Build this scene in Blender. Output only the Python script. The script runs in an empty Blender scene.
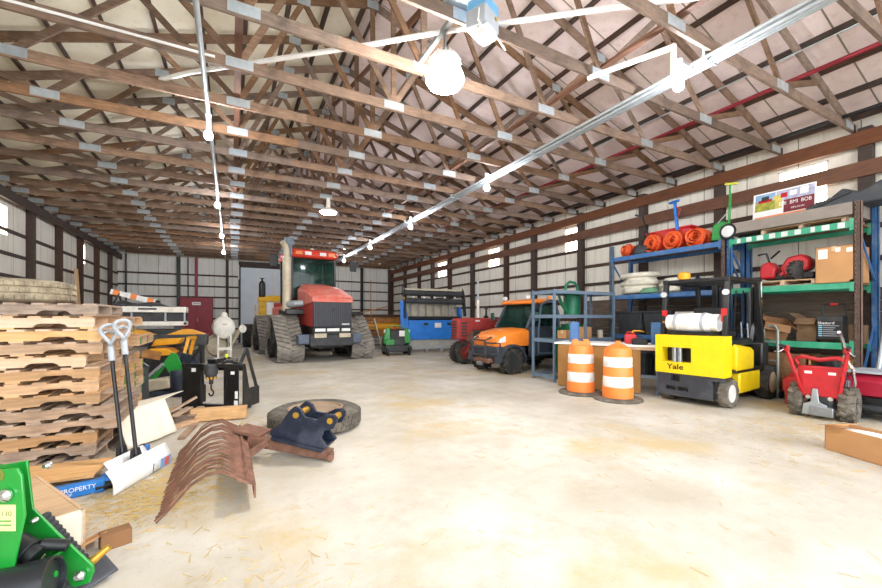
import bpy, bmesh, math, random
from mathutils import Vector, Matrix, Euler
random.seed(7)
C = bpy.context.scene.collection
PI = math.pi
R = math.radians

# ---------------------------------------------------------------- materials
def lin(h):
    if isinstance(h, str):
        h = h.lstrip('#'); h = [int(h[i:i+2], 16)/255 for i in (0, 2, 4)]
    return tuple(((c/12.92) if c <= .04045 else ((c+.055)/1.055)**2.4) for c in h) + (1.0,)
MATS = {}
def M(name, col, rough=.6, metal=0., var=.18, scale=6., bump=0., stretch=(1, 1, 1), rnd=0., dirt=None, dirt_amt=.5, coat=0.):
    """plain painted / plastic / metal surface with a mottled tone"""
    if name in MATS: return MATS[name]
    m = bpy.data.materials.new(name); m.use_nodes = True
    nt = m.node_tree; N = nt.nodes; L = nt.links
    b = N['Principled BSDF']
    b.inputs['Roughness'].default_value = rough; b.inputs['Metallic'].default_value = metal
    if coat: b.inputs['Coat Weight'].default_value = coat
    c = lin(col)
    tc = N.new('ShaderNodeTexCoord'); mp = N.new('ShaderNodeMapping'); mp.inputs['Scale'].default_value = stretch
    L.new(tc.outputs['Object'], mp.inputs['Vector'])
    nz = N.new('ShaderNodeTexNoise'); nz.inputs['Scale'].default_value = scale; nz.inputs['Detail'].default_value = 5
    L.new(mp.outputs['Vector'], nz.inputs['Vector'])
    rp = N.new('ShaderNodeValToRGB')
    rp.color_ramp.elements[0].position = .3; rp.color_ramp.elements[1].position = .72
    rp.color_ramp.elements[0].color = tuple(x*(1-var) for x in c[:3]) + (1,)
    rp.color_ramp.elements[1].color = tuple(min(1, x*(1+var*.7)) for x in c[:3]) + (1,)
    L.new(nz.outputs['Fac'], rp.inputs['Fac'])
    out = rp.outputs['Color']
    if dirt:
        n2 = N.new('ShaderNodeTexNoise'); n2.inputs['Scale'].default_value = scale*.6; n2.inputs['Detail'].default_value = 8
        n2.inputs['Roughness'].default_value = .7
        L.new(tc.outputs['Object'], n2.inputs['Vector'])
        r2 = N.new('ShaderNodeValToRGB'); r2.color_ramp.elements[0].position = .48; r2.color_ramp.elements[1].position = .7
        L.new(n2.outputs['Fac'], r2.inputs['Fac'])
        mu = N.new('ShaderNodeMath'); mu.operation = 'MULTIPLY'; mu.inputs[1].default_value = dirt_amt
        L.new(r2.outputs['Color'], mu.inputs[0])
        mx = N.new('ShaderNodeMixRGB'); mx.inputs['Color2'].default_value = lin(dirt)
        L.new(mu.outputs[0], mx.inputs['Fac']); L.new(out, mx.inputs['Color1']); out = mx.outputs['Color']
    if rnd:
        oi = N.new('ShaderNodeObjectInfo')
        hs = N.new('ShaderNodeHueSaturation')
        mr = N.new('ShaderNodeMapRange'); mr.inputs['To Min'].default_value = 1-rnd; mr.inputs['To Max'].default_value = 1+rnd*.6
        L.new(oi.outputs['Random'], mr.inputs['Value']); L.new(mr.outputs['Result'], hs.inputs['Value'])
        mr2 = N.new('ShaderNodeMapRange'); mr2.inputs['To Min'].default_value = .7; mr2.inputs['To Max'].default_value = 1.25
        wn = N.new('ShaderNodeTexWhiteNoise'); wn.noise_dimensions = '1D'; L.new(oi.outputs['Random'], wn.inputs['W'])
        L.new(wn.outputs['Value'], mr2.inputs['Value']); L.new(mr2.outputs['Result'], hs.inputs['Saturation'])
        L.new(out, hs.inputs['Color']); out = hs.outputs['Color']
    L.new(out, b.inputs['Base Color'])
    if bump:
        bp = N.new('ShaderNodeBump'); bp.inputs['Strength'].default_value = bump; bp.inputs['Distance'].default_value = .02
        L.new(nz.outputs['Fac'], bp.inputs['Height']); L.new(bp.outputs['Normal'], b.inputs['Normal'])
    MATS[name] = m
    return m
def glow(name, col, strength):
    m = bpy.data.materials.new(name); m.use_nodes = True
    b = m.node_tree.nodes['Principled BSDF']
    b.inputs['Base Color'].default_value = lin(col); b.inputs['Emission Color'].default_value = lin(col)
    b.inputs['Emission Strength'].default_value = strength
    MATS[name] = m; return m
def glass(name, col, alpha_mix=.35, rough=.05):
    m = bpy.data.materials.new(name); m.use_nodes = True
    nt = m.node_tree; N = nt.nodes; L = nt.links
    b = N['Principled BSDF']; b.inputs['Base Color'].default_value = lin(col); b.inputs['Roughness'].default_value = rough
    t = N.new('ShaderNodeBsdfTransparent'); t.inputs['Color'].default_value = (.75, .9, .85, 1)
    mx = N.new('ShaderNodeMixShader'); mx.inputs['Fac'].default_value = alpha_mix
    L.new(t.outputs[0], mx.inputs[1]); L.new(b.outputs[0], mx.inputs[2]); L.new(mx.outputs[0], N['Material Output'].inputs['Surface'])
    MATS[name] = m; return m

# ---------------------------------------------------------------- mesh builder
def V(*a): return Vector(a[0] if len(a) == 1 else a)
class MB:
    def __init__(s): s.v = []; s.f = []
    def add(s, vs, fs):
        o = len(s.v); s.v += [tuple(v) for v in vs]; s.f += [tuple(i+o for i in f) for f in fs]; return s
    def box(s, c, d, rot=None):
        x, y, z = (k/2 for k in d)
        vs = [V(i, j, k) for i in (-x, x) for j in (-y, y) for k in (-z, z)]
        if rot is not None:
            m = rot if isinstance(rot, Matrix) else Euler([R(k) for k in rot]).to_matrix()
            vs = [m @ v for v in vs]
        c = V(c)
        return s.add([v+c for v in vs], [(0, 1, 3, 2), (4, 6, 7, 5), (0, 4, 5, 1), (2, 3, 7, 6), (0, 2, 6, 4), (1, 5, 7, 3)])
    def b2(s, lo, hi):
        return s.box([(a+b)/2 for a, b in zip(lo, hi)], [abs(b-a) for a, b in zip(lo, hi)])
    def bar(s, a, b, w, h, up=(0, 0, 1)):
        a, b = V(a), V(b); d = (b-a); l = d.length; d.normalize(); u = V(up)
        if abs(d.dot(u)) > .98: u = V(1, 0, 0)
        x = d.cross(u).normalized(); z = x.cross(d).normalized()
        m = Matrix((x, d, z)).transposed()
        return s.box((a+b)/2, (w, l, h), m)
    def ring(s, c, x, y, r, n): return [c + x*(r*math.cos(2*PI*i/n)) + y*(r*math.sin(2*PI*i/n)) for i in range(n)]
    def tube(s, pts, r, n=8, closed=False, cap=True):
        pts = [V(p) for p in pts]; k = len(pts); o = []; prev = None
        rs = r if isinstance(r, (list, tuple)) else [r]*k
        for i, p in enumerate(pts):
            a = pts[i-1] if (i > 0 or closed) else p; b = pts[(i+1) % k] if (i < k-1 or closed) else p
            d = (b-a); d = d.normalized() if d.length > 1e-9 else V(0, 0, 1)
            if prev is None:
                u = V(0, 0, 1) if abs(d.z) < .9 else V(1, 0, 0)
                x = d.cross(u).normalized()
            else:
                x = (prev - d*prev.dot(d)); x = x.normalized() if x.length > 1e-6 else d.orthogonal().normalized()
            prev = x; o.append(s.ring(p, x, d.cross(x).normalized(), rs[i], n))
        vs = [q for ring in o for q in ring]; fs = []
        for i in range(k if closed else k-1):
            j = (i+1) % k
            for t in range(n):
                t2 = (t+1) % n; fs.append((i*n+t, i*n+t2, j*n+t2, j*n+t))
        if cap and not closed:
            fs.append(tuple(range(n))); fs.append(tuple(range((k-1)*n, k*n)))
        return s.add(vs, fs)
    def cyl(s, a, b, r, r2=None, n=16): return s.tube([a, b], [r, r if r2 is None else r2], n)
    def lathe(s, prof, o=(0, 0, 0), axis=(0, 0, 1), n=24, closed=False):
        ax = V(axis).normalized(); x = ax.orthogonal().normalized(); y = ax.cross(x); o = V(o)
        k = len(prof); vs = []; fs = []
        for (r, z) in prof: vs += s.ring(o+ax*z, x, y, max(r, 1e-5), n)
        for i in range(k if closed else k-1):
            j = (i+1) % k
            for t in range(n):
                t2 = (t+1) % n; fs.append((i*n+t, i*n+t2, j*n+t2, j*n+t))
        if not closed:
            if prof[0][0] > 1e-4: fs.append(tuple(range(n)))
            if prof[-1][0] > 1e-4: fs.append(tuple(range((k-1)*n, k*n)))
        return s.add(vs, fs)
    def prism(s, poly, t, o=(0, 0, 0), ux=(1, 0, 0), uy=(0, 0, 1)):
        o, ux, uy = V(o), V(ux).normalized(), V(uy).normalized(); nn = ux.cross(uy).normalized()
        k = len(poly); vs = [o+ux*p[0]+uy*p[1]+nn*q for q in (-t/2, t/2) for p in poly]
        fs = [tuple(range(k)), tuple(range(2*k-1, k-1, -1))] + [(i, (i+1) % k, k+(i+1) % k, k+i) for i in range(k)]
        return s.add(vs, fs)
    def loft(s, rings, cap=True):
        n = len(rings[0]); vs = [p for r_ in rings for p in r_]; fs = []
        for i in range(len(rings)-1):
            for t in range(n):
                t2 = (t+1) % n; fs.append((i*n+t, i*n+t2, (i+1)*n+t2, (i+1)*n+t))
        if cap: fs += [tuple(range(n)), tuple(range((len(rings)-1)*n, len(rings)*n))]
        return s.add(vs, fs)
    def sph(s, c, r, n=16, m=10):
        rx, ry, rz = (r, r, r) if isinstance(r, (int, float)) else r; c = V(c)
        rings = []
        for i in range(m+1):
            a = -PI/2 + PI*i/m; q = max(math.cos(a), 1e-4)
            rings.append([c+V(rx*q*math.cos(2*PI*j/n), ry*q*math.sin(2*PI*j/n), rz*math.sin(a)) for j in range(n)])
        return s.loft(rings)
    def grid(s, fn, nu, nv, thick=0):
        vs = [V(fn(i/nu, j/nv)) for i in range(nu+1) for j in range(nv+1)]
        fs = [(i*(nv+1)+j, (i+1)*(nv+1)+j, (i+1)*(nv+1)+j+1, i*(nv+1)+j+1) for i in range(nu) for j in range(nv)]
        s.add(vs, fs); s.solid = thick; return s
    def xf(s, m): s.v = [tuple(m @ V(v)) for v in s.v]; return s
    def build(s, name, mat, parent=None, bevel=0, smooth=38, loc=None, rot=None, label=None, kind=None, sub=0):
        me = bpy.data.meshes.new(name); me.from_pydata(s.v, [], s.f); me.update()
        bm = bmesh.new(); bm.from_mesh(me); bmesh.ops.recalc_face_normals(bm, faces=bm.faces); bm.to_mesh(me); bm.free()
        me.shade_smooth(); me.set_sharp_from_angle(angle=R(smooth))
        for m_ in (mat if isinstance(mat, (list, tuple)) else [mat]): me.materials.append(m_)
        o = bpy.data.objects.new(name, me); C.objects.link(o)
        if parent: o.parent = parent
        if loc: o.location = loc
        if rot: o.rotation_euler = [R(k) for k in rot]
        if bevel:
            md = o.modifiers.new('bevel', 'BEVEL'); md.width = bevel; md.segments = 2; md.limit_method = 'ANGLE'; md.angle_limit = R(40)
        if getattr(s, 'solid', 0):
            md = o.modifiers.new('solid', 'SOLIDIFY'); md.thickness = s.solid
        if sub:
            md = o.modifiers.new('sub', 'SUBSURF'); md.levels = md.render_levels = sub
        if label: o['label'] = label
        if kind: o['kind'] = kind
        return o
def thing(name, label, cat, loc=(0, 0, 0), rz=0, group=None, rot=None):
    o = bpy.data.objects.new(name, None); C.objects.link(o); o.empty_display_size = .1
    o.location = loc; o.rotation_euler = [R(k) for k in rot] if rot else (0, 0, R(rz))
    o['label'] = label; o['category'] = cat
    if group: o['group'] = group
    return o
def tag(o, label, cat, group=None, kind=None):
    o['label'] = label; o['category'] = cat
    if group: o['group'] = group
    if kind: o['kind'] = kind
    return o
def dup(root, loc, rz=None, label=None, group=None, rot=None):
    kids = {}
    for o in bpy.data.objects:
        if o.parent: kids.setdefault(o.parent, []).append(o)
    def cp(o, par):
        c = o.copy(); C.objects.link(c)
        if par: c.parent = par
        for ch in kids.get(o, []): cp(ch, c)
        return c
    r = cp(root, None); r.location = loc
    if rz is not None: r.rotation_euler = (0, 0, R(rz))
    if rot: r.rotation_euler = [R(k) for k in rot]
    if label: r['label'] = label
    if group: r['group'] = group
    return r
def hull(pts):
    pts = sorted(set(pts)); 
    def half(ps):
        h = []
        for p in ps:
            while len(h) > 1 and (h[-1][0]-h[-2][0])*(p[1]-h[-2][1])-(h[-1][1]-h[-2][1])*(p[0]-h[-2][0]) <= 0: h.pop()
            h.append(p)
        return h
    a, b = half(pts), half(pts[::-1]); return a[:-1]+b[:-1]
def text(body, size, mat, parent, loc, rot, name='lettering', ext=.001, align='CENTER', sx=1.0, label=None, m3=None, bold=0):
    cu = bpy.data.curves.new(name, 'FONT'); cu.body = body; cu.size = size; cu.extrude = ext; cu.offset = bold
    cu.align_x = align; cu.align_y = 'CENTER'
    cu.materials.append(mat)
    tmp = bpy.data.objects.new(name, cu); me = bpy.data.meshes.new_from_object(tmp); bpy.data.objects.remove(tmp); bpy.data.curves.remove(cu)
    if not me.materials: me.materials.append(mat)
    o = bpy.data.objects.new(name, me); C.objects.link(o)
    if parent: o.parent = parent
    if m3 is not None: o.matrix_local = Matrix.Translation(V(loc)) @ m3.to_4x4()
    else: o.location = loc; o.rotation_euler = [R(k) for k in rot]
    o.scale = (sx, 1, 1)
    if label: o['label'] = label
    return o
ORD = 'first second third fourth fifth sixth seventh eighth ninth tenth eleventh twelfth thirteenth fourteenth fifteenth sixteenth seventeenth eighteenth nineteenth twentieth'.split() + ['twenty-first', 'twenty-second', 'twenty-third', 'twenty-fourth']

# a wheel lying along local axis ax: tyre (rounded, with tread blocks) and dished rim
def wheel(parent, c, r, w, ax=(1, 0, 0), tyre='rubber', rim='rim_grey', rr=.55, lugs=18, name='wheel', lugh=.03, chev=True):
    ax = V(ax).normalized(); c = V(c); x = ax.orthogonal().normalized(); y = ax.cross(x)
    wb = MB(); hw = w/2
    ri = r*rr
    prof = [(ri, -hw*.8), (r*.8, -hw), (r*.93, -hw*.9), (r*.985, -hw*.6), (r, 0), (r*.985, hw*.6), (r*.93, hw*.9), (r*.8, hw), (ri, hw*.8), (ri*.97, 0)]
    wb.lathe(prof, c, ax, 36, closed=True)
    for i in range(lugs):
        a = 2*PI*i/lugs
        for sgn in (-1, 1):
            a2 = a + (PI/lugs if sgn > 0 else 0)
            d = x*math.cos(a2)+y*math.sin(a2); tt = ax.cross(d)
            dirv = (ax*sgn + tt*(.5 if chev else 0)).normalized()
            p = c + d*(r*.985)
            wb.bar(p+dirv*hw*.05, p+dirv*hw*.92, 2*PI*r/lugs*.42, lugh*2, d)
    o = wb.build(name, MATS[tyre], parent)
    rb = MB()
    rb.lathe([(ri*1.02, -hw*.78), (ri*1.04, -hw*.82), (ri*.92, -hw*.7), (ri*.85, -hw*.25), (ri*.35, -hw*.18), (ri*.3, -hw*.5), (.001, -hw*.52)], c, ax, 24)
    rb.lathe([(ri*1.02, hw*.78), (ri*1.04, hw*.82), (ri*.92, hw*.7), (ri*.85, hw*.25), (ri*.35, hw*.18), (ri*.3, hw*.5), (.001, hw*.52)], c, ax, 24)
    for k in range(6):
        d = x*math.cos(k*PI/3)+y*math.sin(k*PI/3)
        for sgn in (-1, 1): rb.cyl(c+d*ri*.5+ax*sgn*hw*.15, c+d*ri*.5+ax*sgn*hw*.32, ri*.06, n=6)
    rb.build('rim', MATS[rim], o)
    return o

# palette ---------------------------------------------------------------
for a in [
 ('truss_wood', '#866b57', .75, 0, .3, 5, .15, (1, 8, 8), .36, '#45342a', .65),
 ('brown_wood', '#4a382f', .75, 0, .3, 5, .15, (6, 1, 6), .2, '#2c2220', .5),
 ('beam_wood', '#6d4733', .72, 0, .25, 4, .1, (6, .7, 6), .15, '#3c2a22', .5),
 ('pallet_wood', '#c9a684', .8, 0, .25, 4, .2, (1, 7, 7), .25, '#8a6a4d', .45),
 ('pallet_grey', '#ad947f', .85, 0, .3, 5, .2, (1, 7, 7), .2, '#5d4c40', .6),
 ('fresh_wood', '#d8b48e', .75, 0, .2, 4, .1, (1, 6, 6), .1, '#b98a58', .4),
]: M(a[0], a[1], a[2], a[3], a[4], a[5], a[6], a[7], a[8], a[9], a[10])
M('gusset', '#aab2b8', .45, .25, .15, 12, rnd=.12)
M('galv', '#a6adb2', .45, .4, .12, 10)
M('white_pvc', '#e9e9ea', .4, 0, .06)
M('white_paint', '#eeeae0', .5, 0, .1, dirt='#8d8375', dirt_amt=.3)
M('white_plastic', '#f0f1f2', .4, 0, .05)
M('black_paint', '#14161a', .38, 0, .25, dirt='#4d4841', dirt_amt=.35)
M('black_plastic', '#191b1f', .5, 0, .2)
M('dark_grey', '#35383d', .6, 0, .25, dirt='#6b645b', dirt_amt=.3)
M('navy', '#1a2335', .4, 0, .2, 8, dirt='#6a7080', dirt_amt=.35)
M('rubber', '#2c2b2a', .85, 0, .25, 9, .1, dirt='#7c7468', dirt_amt=.45)
M('rubber_dusty', '#5f594f', .9, 0, .3, 9, .2, dirt='#a0978a', dirt_amt=.6)
M('rim_grey', '#3b3d40', .5, .3, .2, dirt='#77706a', dirt_amt=.3)
M('rim_beige', '#c9b695', .6, 0, .2, dirt='#8a5e3e', dirt_amt=.4)
M('rim_red', '#7d2e28', .6, 0, .2, dirt='#5d4a40', dirt_amt=.5)
M('rim_white', '#dfe0de', .5, 0, .1, dirt='#8a8a86', dirt_amt=.3)
M('rust', '#86604f', .85, .1, .35, 10, .25, dirt='#4a302a', dirt_amt=.5)
M('steel', '#9aa0a6', .35, .7, .15)
M('chrome', '#d8dadc', .2, .9, .05)
M('brass', '#c79a3c', .4, .6, .1)
M('cardboard', '#bf8f60', .85, 0, .12, 3, dirt='#8e6542', dirt_amt=.25)
M('cardboard_dark', '#8d6544', .85, 0, .2, 3)
M('red_paint', '#c1202b', .38, 0, .14, coat=.2, dirt='#7a2722', dirt_amt=.25)
M('case_red', '#da6e60', .55, 0, .12, dirt='#e0a898', dirt_amt=.6)
M('dark_red', '#8c1c2c', .5, 0, .15, dirt='#5c1520', dirt_amt=.4)
M('old_red', '#a23330', .6, 0, .2, dirt='#6c3a30', dirt_amt=.5)
M('orange_paint', '#fa8a2c', .35, 0, .08, coat=.3)
M('orange_plastic', '#f98a3c', .45, 0, .12, 3, dirt='#c86a48', dirt_amt=.3)
M('reflective', '#eeeeec', .4, 0, .08, 8, dirt='#8c8580', dirt_amt=.3)
M('yellow_paint', '#f2cf13', .4, 0, .06, dirt='#b8991a', dirt_amt=.25)
M('mower_yellow', '#e9a31c', .45, 0, .12, dirt='#a26a18', dirt_amt=.4)
M('green_paint', '#1c8f36', .38, 0, .15, coat=.3)
M('deere_green', '#159232', .32, 0, .12, coat=.4)
M('rack_green', '#2f9c78', .5, 0, .12, dirt='#7ab8a0', dirt_amt=.4)
M('rack_blue', '#33669f', .5, 0, .15, dirt='#7d94ad', dirt_amt=.5)
M('rack_rust', '#80685c', .65, .1, .25, 10)
M('blue_paint', '#1c7cdc', .45, 0, .1, dirt='#2a4f88', dirt_amt=.3)
M('blue_plastic', '#1f7ad0', .45, 0, .1)
M('shelf_grey', '#6f8296', .5, .15, .1)
M('rubber_black', '#202124', .8, 0, .2)
M('teal_glassless', '#14463e', .5, 0, .2)
M('green_plastic', '#0f6a4a', .5, 0, .15)
M('paper', '#ece3d2', .85, 0, .08)
M('paper_white', '#f4f4f2', .8, 0, .05)
M('grey_plastic', '#aab0b8', .5, 0, .08)
M('beige_metal', '#c6bba4', .5, .1, .15, dirt='#8d7f68', dirt_amt=.4)
M('hose_white', '#d9d4c4', .6, 0, .12)
M('hose_green', '#6a9a78', .6, 0, .15)
M('red_plastic', '#d0282a', .4, 0, .1)
M('orange_net', '#f26a34', .6, 0, .25, 20)
M('brown_box', '#80644a', .85, 0, .2)
M('tan_rust', '#b07a45', .8, 0, .3, 6, dirt='#6b4a30', dirt_amt=.5)
glass('tinted', '#1d3b36', .45); glass('clear', '#2a4038', .3)
# ---------------------------------------------------------------- the building
XL, XR, YB, YF, ZC = -5.4, 10.15, 26.5, -3.5, 4.9
XM = (XL+XR)/2; SL = .32; HALF = (XR-XL)/2
def zroof(x): return 5.02 + SL*(HALF-abs(x-XM))      # underside of the purlins
def struct(o): o['kind'] = 'structure'; return o

def floor_mat():
    m = bpy.data.materials.new('concrete_floor'); m.use_nodes = True; nt = m.node_tree; N = nt.nodes; L = nt.links
    b = N['Principled BSDF']; b.inputs['Roughness'].default_value = .8
    tc = N.new('ShaderNodeTexCoord')
    def noise(sc, det=6, ro=.6, st=(1, 1, 1)):
        mp = N.new('ShaderNodeMapping'); mp.inputs['Scale'].default_value = st; L.new(tc.outputs['Object'], mp.inputs['Vector'])
        n = N.new('ShaderNodeTexNoise'); n.inputs['Scale'].default_value = sc; n.inputs['Detail'].default_value = det; n.inputs['Roughness'].default_value = ro
        L.new(mp.outputs['Vector'], n.inputs['Vector']); return n
    def ramp(n, a, b_):
        r = N.new('ShaderNodeValToRGB'); r.color_ramp.elements[0].position = a; r.color_ramp.elements[1].position = b_
        L.new(n.outputs['Fac'], r.inputs['Fac']); return r
    def mix(f, c1, c2, amt=1):
        mu = N.new('ShaderNodeMath'); mu.operation = 'MULTIPLY'; mu.inputs[1].default_value = amt; L.new(f.outputs['Color'], mu.inputs[0])
        x = N.new('ShaderNodeMixRGB'); L.new(mu.outputs[0], x.inputs['Fac'])
        if isinstance(c1, tuple): x.inputs['Color1'].default_value = c1
        else: L.new(c1.outputs['Color'], x.inputs['Color1'])
        x.inputs['Color2'].default_value = c2; return x
    a = mix(ramp(noise(.7), .35, .65), lin('#d0ccc4'), lin('#b3ab9c'))
    a = mix(ramp(noise(2.6, 10, .75), .5, .72), a, lin('#a99c86'), .65)
    a = mix(ramp(noise(.5, 7, .65), .52, .64), a, lin('#bfa672'), .7)      # trodden straw and dirt
    a = mix(ramp(noise(30, 4, .8, (1, 2.5, 1)), .6, .7), a, lin('#cdb27a'), .6)
    a = mix(ramp(noise(60, 2), .62, .72), a, lin('#8d8272'), .4)
    L.new(a.outputs['Color'], b.inputs['Base Color'])
    bp = N.new('ShaderNodeBump'); bp.inputs['Strength'].default_value = .25; bp.inputs['Distance'].default_value = .01
    L.new(noise(25, 8, .7).outputs['Fac'], bp.inputs['Height']); L.new(bp.outputs['Normal'], b.inputs['Normal'])
    return m
def sheet_mat(name, c0, c1, axis, pitch, rough=.55, stain='#8d7a60', amt=.5):
    """sheet metal / board lining: seams every `pitch`, streaky grime running down"""
    m = bpy.data.materials.new(name); m.use_nodes = True; nt = m.node_tree; N = nt.nodes; L = nt.links
    b = N['Principled BSDF']; b.inputs['Roughness'].default_value = rough
    tc = N.new('ShaderNodeTexCoord'); sp = N.new('ShaderNodeSeparateXYZ'); L.new(tc.outputs['Object'], sp.inputs[0])
    n1 = N.new('ShaderNodeTexNoise'); n1.inputs['Scale'].default_value = .6; L.new(tc.outputs['Object'], n1.inputs['Vector'])
    x1 = N.new('ShaderNodeMixRGB'); x1.inputs['Color1'].default_value = lin(c0); x1.inputs['Color2'].default_value = lin(c1); L.new(n1.outputs['Fac'], x1.inputs['Fac'])
    mp = N.new('ShaderNodeMapping'); mp.inputs['Scale'].default_value = (4, 4, .35); L.new(tc.outputs['Object'], mp.inputs['Vector'])
    n2 = N.new('ShaderNodeTexNoise'); n2.inputs['Scale'].default_value = 2; n2.inputs['Detail'].default_value = 8; n2.inputs['Roughness'].default_value = .7; L.new(mp.outputs['Vector'], n2.inputs['Vector'])
    r2 = N.new('ShaderNodeValToRGB'); r2.color_ramp.elements[0].position = .5; r2.color_ramp.elements[1].position = .78; L.new(n2.outputs['Fac'], r2.inputs['Fac'])
    mu = N.new('ShaderNodeMath'); mu.operation = 'MULTIPLY'; mu.inputs[1].default_value = amt; L.new(r2.outputs['Color'], mu.inputs[0])
    x2 = N.new('ShaderNodeMixRGB'); x2.inputs['Color2'].default_value = lin(stain); L.new(mu.outputs[0], x2.inputs['Fac']); L.new(x1.outputs['Color'], x2.inputs['Color1'])
    dv = N.new('ShaderNodeMath'); dv.operation = 'DIVIDE'; dv.inputs[1].default_value = pitch; L.new(sp.outputs[axis], dv.inputs[0])
    fr = N.new('ShaderNodeMath'); fr.operation = 'FRACT'; L.new(dv.outputs[0], fr.inputs[0])
    ls = N.new('ShaderNodeMath'); ls.operation = 'LESS_THAN'; ls.inputs[1].default_value = .02; L.new(fr.outputs[0], ls.inputs[0])
    x3 = N.new('ShaderNodeMixRGB'); x3.inputs['Color2'].default_value = lin('#857c70'); L.new(ls.outputs[0], x3.inputs['Fac']); L.new(x2.outputs['Color'], x3.inputs['Color1'])
    L.new(x3.outputs['Color'], b.inputs['Base Color'])
    bp = N.new('ShaderNodeBump'); bp.inputs['Strength'].default_value = .5; bp.inputs['Distance'].default_value = .01
    L.new(ls.outputs[0], bp.inputs['Height']); L.new(bp.outputs['Normal'], b.inputs['Normal'])
    return m
wall_m = sheet_mat('white_sheet_wall', '#eeeae0', '#e0dacd', 'Y', .9)
back_m = sheet_mat('back_sheet_wall', '#ecebe6', '#dedbd3', 'X', .9)
roof_l = sheet_mat('cream_roof_board', '#eee8d6', '#dfd6be', 'Y', 1.2, stain='#b39a70', amt=.35)
roof_r = sheet_mat('pinkish_roof_board', '#f0e0de', '#e2d0ce', 'Y', 1.2, stain='#a8836c', amt=.4)

struct(MB().b2((XL-.3, YF-9, -.2), (XR+.3, YB+.3, 0)).build('floor', floor_mat()))
# windows cut into the side walls: (y0,y1,z0,z1)
WL = [(6.1, 7.0, 3.72, 4.55), (14.1, 15.0, 3.72, 4.55), (20.5, 21.4, 3.72, 4.55)]
WR = [(3.15, 3.95, 3.72, 4.55), (9.3, 9.95, 3.72, 4.55), (13.7, 14.5, 3.72, 4.55), (18.4, 19.4, 3.72, 4.55)]
def side_wall(name, x, wins, out):
    m = MB(); x0, x1 = (x-.06, x) if out < 0 else (x, x+.06)
    ys = YF; zt = 5.13
    for (a, b_, c, d) in wins:
        m.b2((x0, ys, 0), (x1, a, zt)); m.b2((x0, a, 0), (x1, b_, c)); m.b2((x0, a, d), (x1, b_, zt)); ys = b_
    m.b2((x0, ys, 0), (x1, YB, zt))
    return struct(m.build(name, wall_m))
wl = side_wall('wall_left', XL, WL, -1); wr = side_wall('wall_right', XR, WR, 1)
pane = glow('daylit_panel', '#fff3da', 7.0)
k = 1
for x, ws in ((XL-.03, WL), (XR+.03, WR)):
    for (a, b_, c, d) in ws:
        p = struct(MB().b2((x-.01, a, c), (x+.01, b_, d)).build('window_%d' % k, pane)); k += 1
        fr = MB()
        for (y0, y1, z0, z1) in ((a, a+.03, c, d), (b_-.03, b_, c, d), (a, b_, c, c+.03), (a, b_, d-.03, d)): fr.b2((x-.03, y0, z0), (x+.03, y1, z1))
        fr.build('window_frame', MATS['white_paint'], p)
# side framing: posts, girts, eave beams
for i in range(14):
    y = YF+.2+i*2.16
    MB().b2((XL, y-.09, 0), (XL+.17, y+.09, 4.92)).build('post', MATS['brown_wood'], wl)
for y in (-3.3, -1.1, 1.05, 2.62, 5.02, 6.95, 9.15, 11.4, 13.1, 15.7, 17.9, 19.9, 21.7, 23.9, 26.3):
    MB().b2((XR-.17, y-.09, 0), (XR, y+.09, 4.92)).build('post', MATS['brown_wood'], wr)
for z in (.25, .85, 1.45, 2.05, 2.65, 3.25, 3.88): MB().b2((XL, YF, z-.045), (XL+.05, YB, z+.045)).build('girt', MATS['brown_wood'], wl)
for z in (.25, .85, 1.45, 2.0, 2.57, 3.15, 3.72): MB().b2((XR-.05, YF, z-.045), (XR, YB, z+.045)).build('girt', MATS['brown_wood'], wr)
MB().b2((XL+.17, YF, 4.62), (XL+.22, YB, 4.9)).build('eave_beam', MATS['brown_wood'], wl)
for z0, z1 in ((4.58, 4.84), (4.03, 4.3)): MB().b2((XR-.23, YF, z0), (XR-.17, YB, z1)).build('eave_beam', MATS['beam_wood'], wr)
# back gable wall with the big pale door
wb_ = MB(); dx0, dx1, dz = .45, 3.3, 4.55
wb_.prism([(XL, 0), (dx0, 0), (dx0, dz), (dx1, dz), (dx1, 0), (XR, 0), (XR, 5.0), (XM, 7.6), (XL, 5.0)], .06, (0, YB+.03, 0))
wb = struct(wb_.build('wall_back', back_m))
for x0, x1, z in [(XL, dx0, q) for q in (.25, .85, 1.45, 2.07, 2.7, 3.33, 3.97)] + [(dx1, XR, q) for q in (.25, .85, 1.45, 2.07, 2.7, 3.33, 3.97)]:
    MB().b2((x0, YB-.05, z-.045), (x1, YB, z+.045)).build('girt', MATS['brown_wood'], wb)
for x, w, mt in ((-5.0, .05, 'dark_grey'), (-2.65, .17, 'black_paint'), (-2.2, .04, 'dark_grey'), (-1.8, .14, 'dark_red'), (-.25, .15, 'brown_wood'), (4.9, .08, 'dark_grey'), (7.9, .17, 'black_paint'), (9.9, .16, 'brown_wood')):
    o = MB().b2((x-w/2, YB-.17, 0), (x+w/2, YB, 4.95)).build('post', MATS[mt], wb)
    if mt == 'dark_red': o['label'] = 'red painted post'
M('door_white', '#d9e2ec', .5, 0, .05, 2)
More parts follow.
